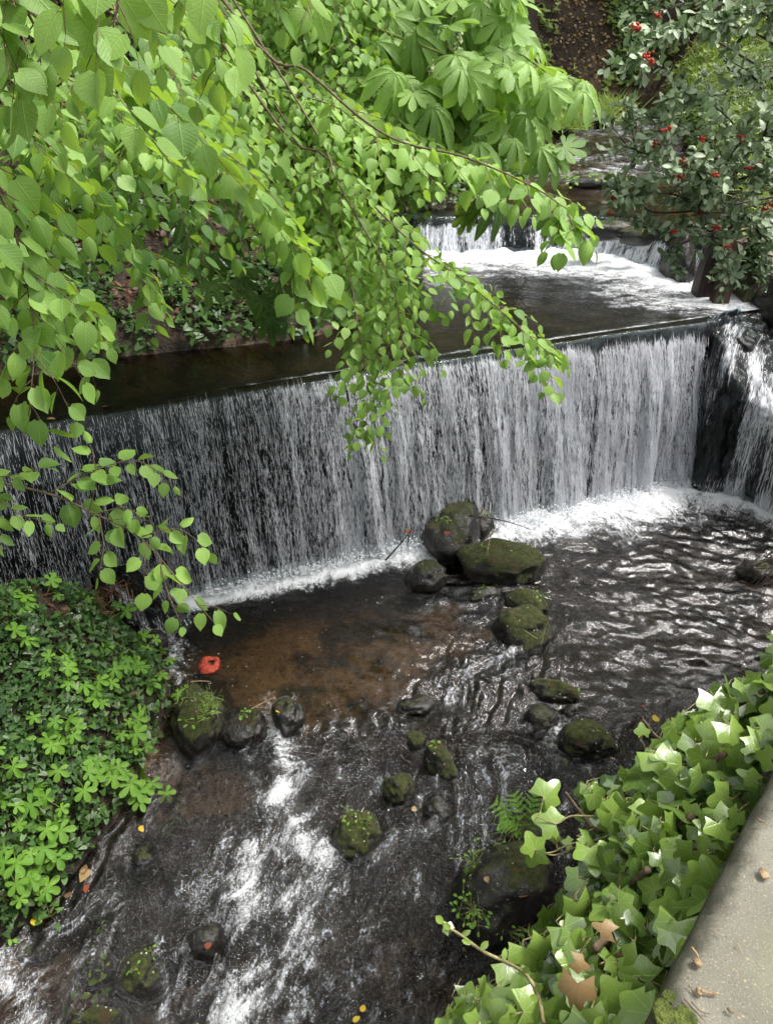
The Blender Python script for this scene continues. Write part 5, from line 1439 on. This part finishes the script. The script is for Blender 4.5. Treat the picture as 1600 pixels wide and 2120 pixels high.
# free shoots
def ivy_shoot(pts, leaves, label, r=.005, size=.07, buds=0):
    e = empty('ivy_shoot', at(*pts[0]), label=label, cat='ivy shoot')
    w, l = Acc(), Acc(); Q_ = smooth_path(path_px(pts), 30)
    tube(w, Q_, r, r * .5, 6, .25)
    for (px, py, t, tx, ty, s) in leaves:
        b_ = at(px, py, t); tip = at(tx, ty, t + .01)
        i = np.argmin(np.linalg.norm(Q_ - b_, axis=1))
        tube(w, smooth_path([Q_[i], (Q_[i] + b_) / 2 + np.array([0, 0, -.02]), b_], 8), .0022, .0016, 5)
        place(l, IVT[rng.randint(3)], b_, tip - b_, VIEW + rng.randn(3) * .12, np.linalg.norm(tip - b_) * .62, .75 + .1 * rng.randn())
    for q in range(buds):
        i = 4 + int(q * 25 / max(1, buds)); d_2 = nrm(np.array([rng.randn(), rng.randn() * .3, 1]))
        place(l, T_ELL, Q_[i], d_2, VIEW, .022, .9)
    w.build('stem', M['ivy_stem'], e)
    if l.n: l.build('foliage', M['ivy'], e)
ivy_shoot([(1125, 2120, 1.3), (1112, 2060, 1.34), (1080, 2010, 1.38), (1000, 1970, 1.42), (960, 1940, 1.45), (925, 1918, 1.47), (908, 1900, 1.48)], [(930, 1924, 1.47, 905, 1895, .02)], 'bare pale ivy shoot with small buds reaching over the white water', .0042, buds=9)
ivy_shoot([(1230, 1690, 1.95), (1180, 1690, 1.95), (1150, 1705, 1.95), (1110, 1690, 1.95)], [(1150, 1708, 1.95, 1075, 1680, .05), (1125, 1650, 1.98, 1185, 1595, .05)], 'ivy shoot with two pale leaves beside the fern', .003)
ivy_shoot([(1260, 1750, 1.9), (1190, 1745, 1.9), (1140, 1765, 1.9), (1105, 1760, 1.9)], [(1108, 1758, 1.9, 1080, 1700, .05), (1150, 1735, 1.9, 1150, 1760, .03)], 'ivy shoot whose leaf lies just right of the fern', .003)
ivy_shoot([(1260, 1730, 1.9), (1200, 1750, 1.9), (1150, 1770, 1.9), (1112, 1762, 1.9)], [(1108, 1760, 1.9, 1085, 1820, .05), (1180, 1745, 1.92, 1150, 1740, .03)], 'ivy shoot hanging lowest beside the fern', .003)
ivy_shoot([(1450, 1500, 2.1), (1400, 1520, 2.1), (1350, 1560, 2.1), (1325, 1530, 2.1)], [(1330, 1520, 2.1, 1325, 1480, .05), (1345, 1575, 2.1, 1300, 1560, .05), (1340, 1590, 2.1, 1350, 1620, .04)], 'ivy shoot standing out over the dark water above the big leaves', .003)

# ------------------------------------------------------------------ things on and around the water
def torus_ring(c, R0, r0, squash):
    nu, nv = 48, 18; u = np.linspace(0, 2 * math.pi, nu, endpoint=False); v = np.linspace(0, 2 * math.pi, nv, endpoint=False)
    Uu, Vv_ = np.meshgrid(u, v, indexing='ij')
    rr = r0 * (1 + .35 * np.sin(Uu + 3.6)) * (1 + .25 * (fbm(np.cos(Uu) * 2, np.sin(Uu) * 2, Vv_, 3, 401) - .5))
    x = (R0 + rr * np.cos(Vv_)) * np.cos(Uu); y = (R0 + rr * np.cos(Vv_)) * np.sin(Uu) * squash; z = rr * np.sin(Vv_) * .8
    V = np.stack([x, y + .012 * np.sin(3 * Uu), z], -1).reshape(-1, 3) + c
    idx = np.arange(nu * nv).reshape(nu, nv)
    f = np.stack([idx, np.roll(idx, -1, 0), np.roll(np.roll(idx, -1, 0), -1, 1), np.roll(idx, -1, 1)], -1).reshape(-1, 4)
    return V, f
rc = onz(436, 1378, -.03)
V, f = torus_ring(rc + np.array([0, 0, .015]), .062, .040, 1.25)
M['redplastic'] = simple('scuffed_red_rubber', (.33, .03, .015), (.50, .09, .05), 40, .7, .6, c3=(.13, .02, .012))
mesh('rubber_ring', V, [f], M['redplastic'], None, label='crumpled red rubber ring lying in the shallow brown pool', cat='ring')

def one_leaf(px, py, z, s, mat, label, t=None, tm=None, name='fallen_leaf', ang=None, group=None):
    P = onz(px, py, z) if t is None else at(px, py, t)
    a = Acc(); an = rng.rand() * 6.28 if ang is None else ang
    place(a, tm or T_LIN, P, np.array([math.cos(an), math.sin(an), 0.0]), Z3 + rng.randn(3) * .2, s, rng.rand())
    return a.build(name, M[mat], None, label=label, cat='leaf', group=group)
g = on_ground(132, 1487); one_leaf(0, 0, 0, .10, 'yellow', 'bright yellow leaf among the seedlings of the left bank', t=(g[1] * cp - (g[2] - CZ) * sp) - .12)
for px, py, z, s, mt, lab in [
 (597, 1462, .17, .05, 'yellow', 'upper yellow leaf stuck on the round wet stone'), (580, 1474, .17, .05, 'yellow', 'left yellow leaf stuck on the round wet stone'), (592, 1490, .14, .05, 'redleaf', 'orange leaf on the round wet stone'),
 (1136, 1648, .25, .055, 'yellow', 'upper yellow leaf on the boulder behind the fern'), (1140, 1656, .2, .06, 'yellow', 'lower yellow leaf on the boulder behind the fern'),
 (1328, 1463, .02, .045, 'redleaf', 'upper red leaf on the water near the ivy'), (1325, 1480, .02, .045, 'redleaf', 'lower red leaf on the water near the ivy'), (1350, 1488, .03, .07, 'yellow', 'pale yellow leaf on the water near the ivy'),
 (1062, 1803, .14, .07, 'redleaf', 'pinkish red leaf on the large brown boulder'), (1005, 1815, .12, .04, 'tan', 'orange tan leaf on the left of the large brown boulder'), (1075, 1857, .10, .07, 'dead', 'curled brown leaf low on the large brown boulder'),
 (853, 1672, .0, .04, 'tan', 'small orange leaf carried by the rapids'), (750, 2094, -.3, .045, 'yellow', 'upper yellow leaf at the bottom of the rapids'), (732, 2115, -.3, .05, 'yellow', 'lower yellow leaf at the bottom of the rapids'), (957, 1963, -.3, .03, 'yellow', 'speck of yellow leaf left of the pale shoot'),
 (290, 1711, .0, .05, 'yellow', 'yellow leaf on the muddy shore'), (183, 1800, -.1, .09, 'tan', 'large orange brown leaf on the lower mud'), (172, 1810, -.1, .08, 'tan', 'second orange brown leaf overlapping the large one'), (180, 1832, -.16, .055, 'redleaf', 'vivid orange leaf near the lower stones'), (140, 1858, -.2, .05, 'tan', 'pinkish tan leaf on the lower left mud'),
 (82, 1912, -.2, .10, 'yellow', 'mossy yellow stick end on the lower left mud'), (425, 1960, -.16, .045, 'redleaf', 'dark red leaf on the smooth black stone'),
 (99, 866, 2.0, .07, 'tan', 'orange leaf caught on the lip of the waterfall at far left'), (213, 842, 2.0, .05, 'redleaf', 'rust coloured leaf caught on the lip of the waterfall'), (926, 1100, .42, .06, 'redleaf', 'reddish leaf on top of the tallest boulder'),
 (840, 1100, .35, .08, 'redleaf', 'withered red leaf hanging on a twig before the falls')]:
    one_leaf(px, py, z, s, mt, lab)
# specks of white petal on boulders and banks
a = Acc()
for k in (3, 4, 5, 6, 8, 9, 10, 12, 15, 18, 21, 25, 35, 27, 30):
    P_ = [q for q in ROCKS if q[0] == RK[k][1]][0][2]; c = RK[k][1]
    up_ = P_[P_[:, 2] > c[2] + .3 * RK[k][2][2]]
    for q in up_[rng.randint(0, len(up_), 9)]:
        a.add(V1 * np.array([1, 1, .4]) * (.004 + .003 * rng.rand()) + q + np.array([0, 0, .003]), [F1])
for q in range(110):
    x, y = rng.uniform(-4, -1.9), rng.uniform(2.2, 5.6)
    if not inside(np.array(x), np.array(y), CH): a.add(V1 * np.array([1, 1, .5]) * .008 + np.array([x, y, gz(x, y)[0] + .06]), [F1])
a.build('fallen_petals', M['flower'], None, label='tiny white petals scattered over boulders and bank', cat='petals', kind='stuff')

def twig(pts, r, label, mat='twig_dark', extra=(), name='twig'):
    a = Acc(); tube(a, smooth_path(path_px(pts), 18), r, r * .4, 5, .3)
    for e_ in extra: tube(a, smooth_path(path_px(e_), 8), r * .5, r * .25, 4)
    return a.build(name, M[mat], None, label=label, cat='twig')
twig([(970, 1068, 8.15), (1010, 1072, 8.15), (1050, 1080, 8.2), (1098, 1096, 8.25)], .010, 'long dark twig reaching from the boulder pile over the foam', extra=[[(978, 1069, 8.15), (970, 1055, 8.1), (962, 1062, 8.1)], [(985, 1070, 8.15), (1000, 1056, 8.15)]])
twig([(798, 1160, 8.2), (825, 1130, 8.15), (845, 1105, 8.1), (862, 1085, 8.1)], .010, 'dark twig leaning on the tallest boulder before the falls', extra=[[(845, 1105, 8.1), (845, 1150, 8.1)], [(840, 1110, 8.1), (815, 1080, 8.1)], [(850, 1100, 8.1), (840, 1140, 8.05)]])
twig([(237, 1960, 5.75), (238, 2000, 5.7), (236, 2040, 5.65), (235, 2068, 5.6)], .007, 'upright tan stick beside the lower left mossy boulder', 'seed')
twig([(165, 1985, 5.85), (200, 2020, 5.75), (235, 2070, 5.65)], .006, 'dark crooked twig among the lower left stones')
twig([(150, 1868, 5.9), (185, 1845, 5.95), (215, 1838, 6.0)], .009, 'bent dark twig on the lower left mud')
twig([(172, 1734, 6.05), (210, 1735, 6.05), (250, 1732, 6.05)], .005, 'thin pale twig sticking out of the left bank', 'seed', extra=[[(205, 1735, 6.05), (205, 1790, 5.95)]])
twig([(450, 1532, 6.3), (475, 1500, 6.35), (490, 1488, 6.4)], .010, 'reddish brown root beside the grassy boulder', 'twig')
twig([(520, 1468, 6.3), (545, 1455, 6.35), (570, 1443, 6.4)], .007, 'pale twig lying where the brown pool meets the rapids', 'seed')
twig([(395, 1412, 6.6), (415, 1410, 6.6), (437, 1411, 6.6)], .008, 'short pale twig in the brown pool below the red ring', 'seed')
twig([(395, 1465, 6.25), (408, 1500, 6.2), (412, 1530, 6.15)], .006, 'thin bare twig across the grassy boulder', 'twig')
twig([(60, 1198, 6.5), (85, 1225, 6.45), (105, 1265, 6.4)], .009, 'pale bare twig at the top of the left bank', 'seed')
twig([(1085, 1305, 6.55), (1115, 1322, 6.5), (1128, 1300, 6.5), (1118, 1340, 6.45)], .004, 'thin yellow stalk lying on the olive mossy boulder', 'green_stem')
twig([(1020, 1095, 7.7), (1012, 1125, 7.6), (1008, 1150, 7.55)], .007, 'pale bent straw on the broad mossy boulder', 'seed')
# roots draped over the wet stone
a = Acc()
for q in range(46):
    px = rng.uniform(450, 560); py = rng.uniform(1465, 1500)
    P0 = onz(px, py, .15 + .03 * rng.rand()); P1_ = onz(px + rng.randn() * 12 - 5, py + rng.uniform(25, 60), .02)
    tube(a, smooth_path([P0, (P0 + P1_) / 2 + rng.randn(3) * .03, P1_], 6), .003, .0015, 3)
a.build('tree_roots', M['twig_dark'], None, label='fine dark roots draped over the wet stone beside the bank', cat='roots')
# bare brushwood at the right edge
a = Acc()
for q in range(34):
    s0 = at(rng.uniform(1580, 1680), rng.uniform(1080, 1220), 7.7); e0 = at(rng.uniform(1480, 1590), rng.uniform(1060, 1290), 7.6 + .2 * rng.rand())
    mid_ = (s0 + e0) / 2 + rng.randn(3) * .08
    tube(a, smooth_path([s0, mid_, e0], 8), .005, .002, 3)
a.build('brushwood', M['twig_dark'], None, label='tangle of thin bare twigs over the pool at the right edge', cat='brushwood')

# debris on the coping
def on_top(px, py): return onz(px, py, 3.905)
def debris(pts, r, label, mat='seed', blob=None, name='twig', cat='twig'):
    a = Acc(); P = np.array([on_top(*p) + np.array([0, 0, r]) for p in pts])
    tube(a, smooth_path(P, 10), r, r * .6, 6, .4)
    if blob:
        c = on_top(*blob[:2]) + np.array([0, 0, blob[2] * .5]); V, Fc = rock_shape(c, (blob[2], blob[2] * 1.25, blob[2] * .55), 500 + int(blob[0]) % 37, 3, .3)
        a.add(V, [Fc])
    a.build(name, M[mat], None, label=label, cat=cat)
debris([(1575, 1800), (1577, 1808), (1580, 1814)], .0022, 'tan seed case on the concrete, uppermost one', blob=(1580, 1812, .0065), name='seed_case', cat='seed case')
debris([(1568, 1698), (1575, 1702), (1584, 1703)], .0022, 'dark curled bud scale on the concrete', 'twig', name='bud_scale', cat='bud scale')
debris([(1430, 1962), (1440, 1975), (1446, 1988)], .0018, 'tan seed case with a curved stalk on the concrete edge', blob=(1443, 1995, .0055), name='seed_case', cat='seed case')
debris([(1448, 2053), (1470, 2058), (1486, 2058)], .0024, 'pale bud stalk lying on the concrete', blob=(1446, 2053, .0042), name='bud_stalk', cat='bud')
debris([(1415, 2068), (1435, 2090), (1460, 2118)], .0012, 'thin brown twig on the concrete, longest one', 'twig')
debris([(1430, 2075), (1450, 2095), (1470, 2100)], .0012, 'short brown twig crossing the longest one', 'twig')
debris([(1424, 2040), (1436, 2055), (1447, 2068)], .0011, 'little brown twig above the crossed ones', 'twig')
debris([(1465, 1922), (1480, 1930), (1493, 1938)], .0009, 'faint pale straw on the concrete')
debris([(1505, 2088), (1510, 2096), (1518, 2098)], .0022, 'curled brown scale near the lower edge of the concrete', 'twig', name='bud_scale', cat='bud scale')
debris([(1525, 1955), (1530, 1962), (1533, 1970)], .0012, 'tiny straw right of the seed cases')
# moss tufts on the coping edge
M['moss'] = simple('moss', (.05, .07, .01), (.14, .17, .03), 80, .9, .8)
for px, py, r, lab in [(1375, 2105, .016, 'moss cushion on the concrete at the bottom, left one'), (1415, 2110, .017, 'moss cushion on the concrete at the bottom, right one'), (1385, 2060, .008, 'tiny moss spot near the edge of the concrete')]:
    c = on_top(px, py); a = Acc()
    V, Fc = rock_shape(c, (r, r * 1.1, r * .22), int(px), 4, .3); a.add(V, [Fc])
    a.build('moss_cushion', M['moss'], None, label=lab, cat='moss')
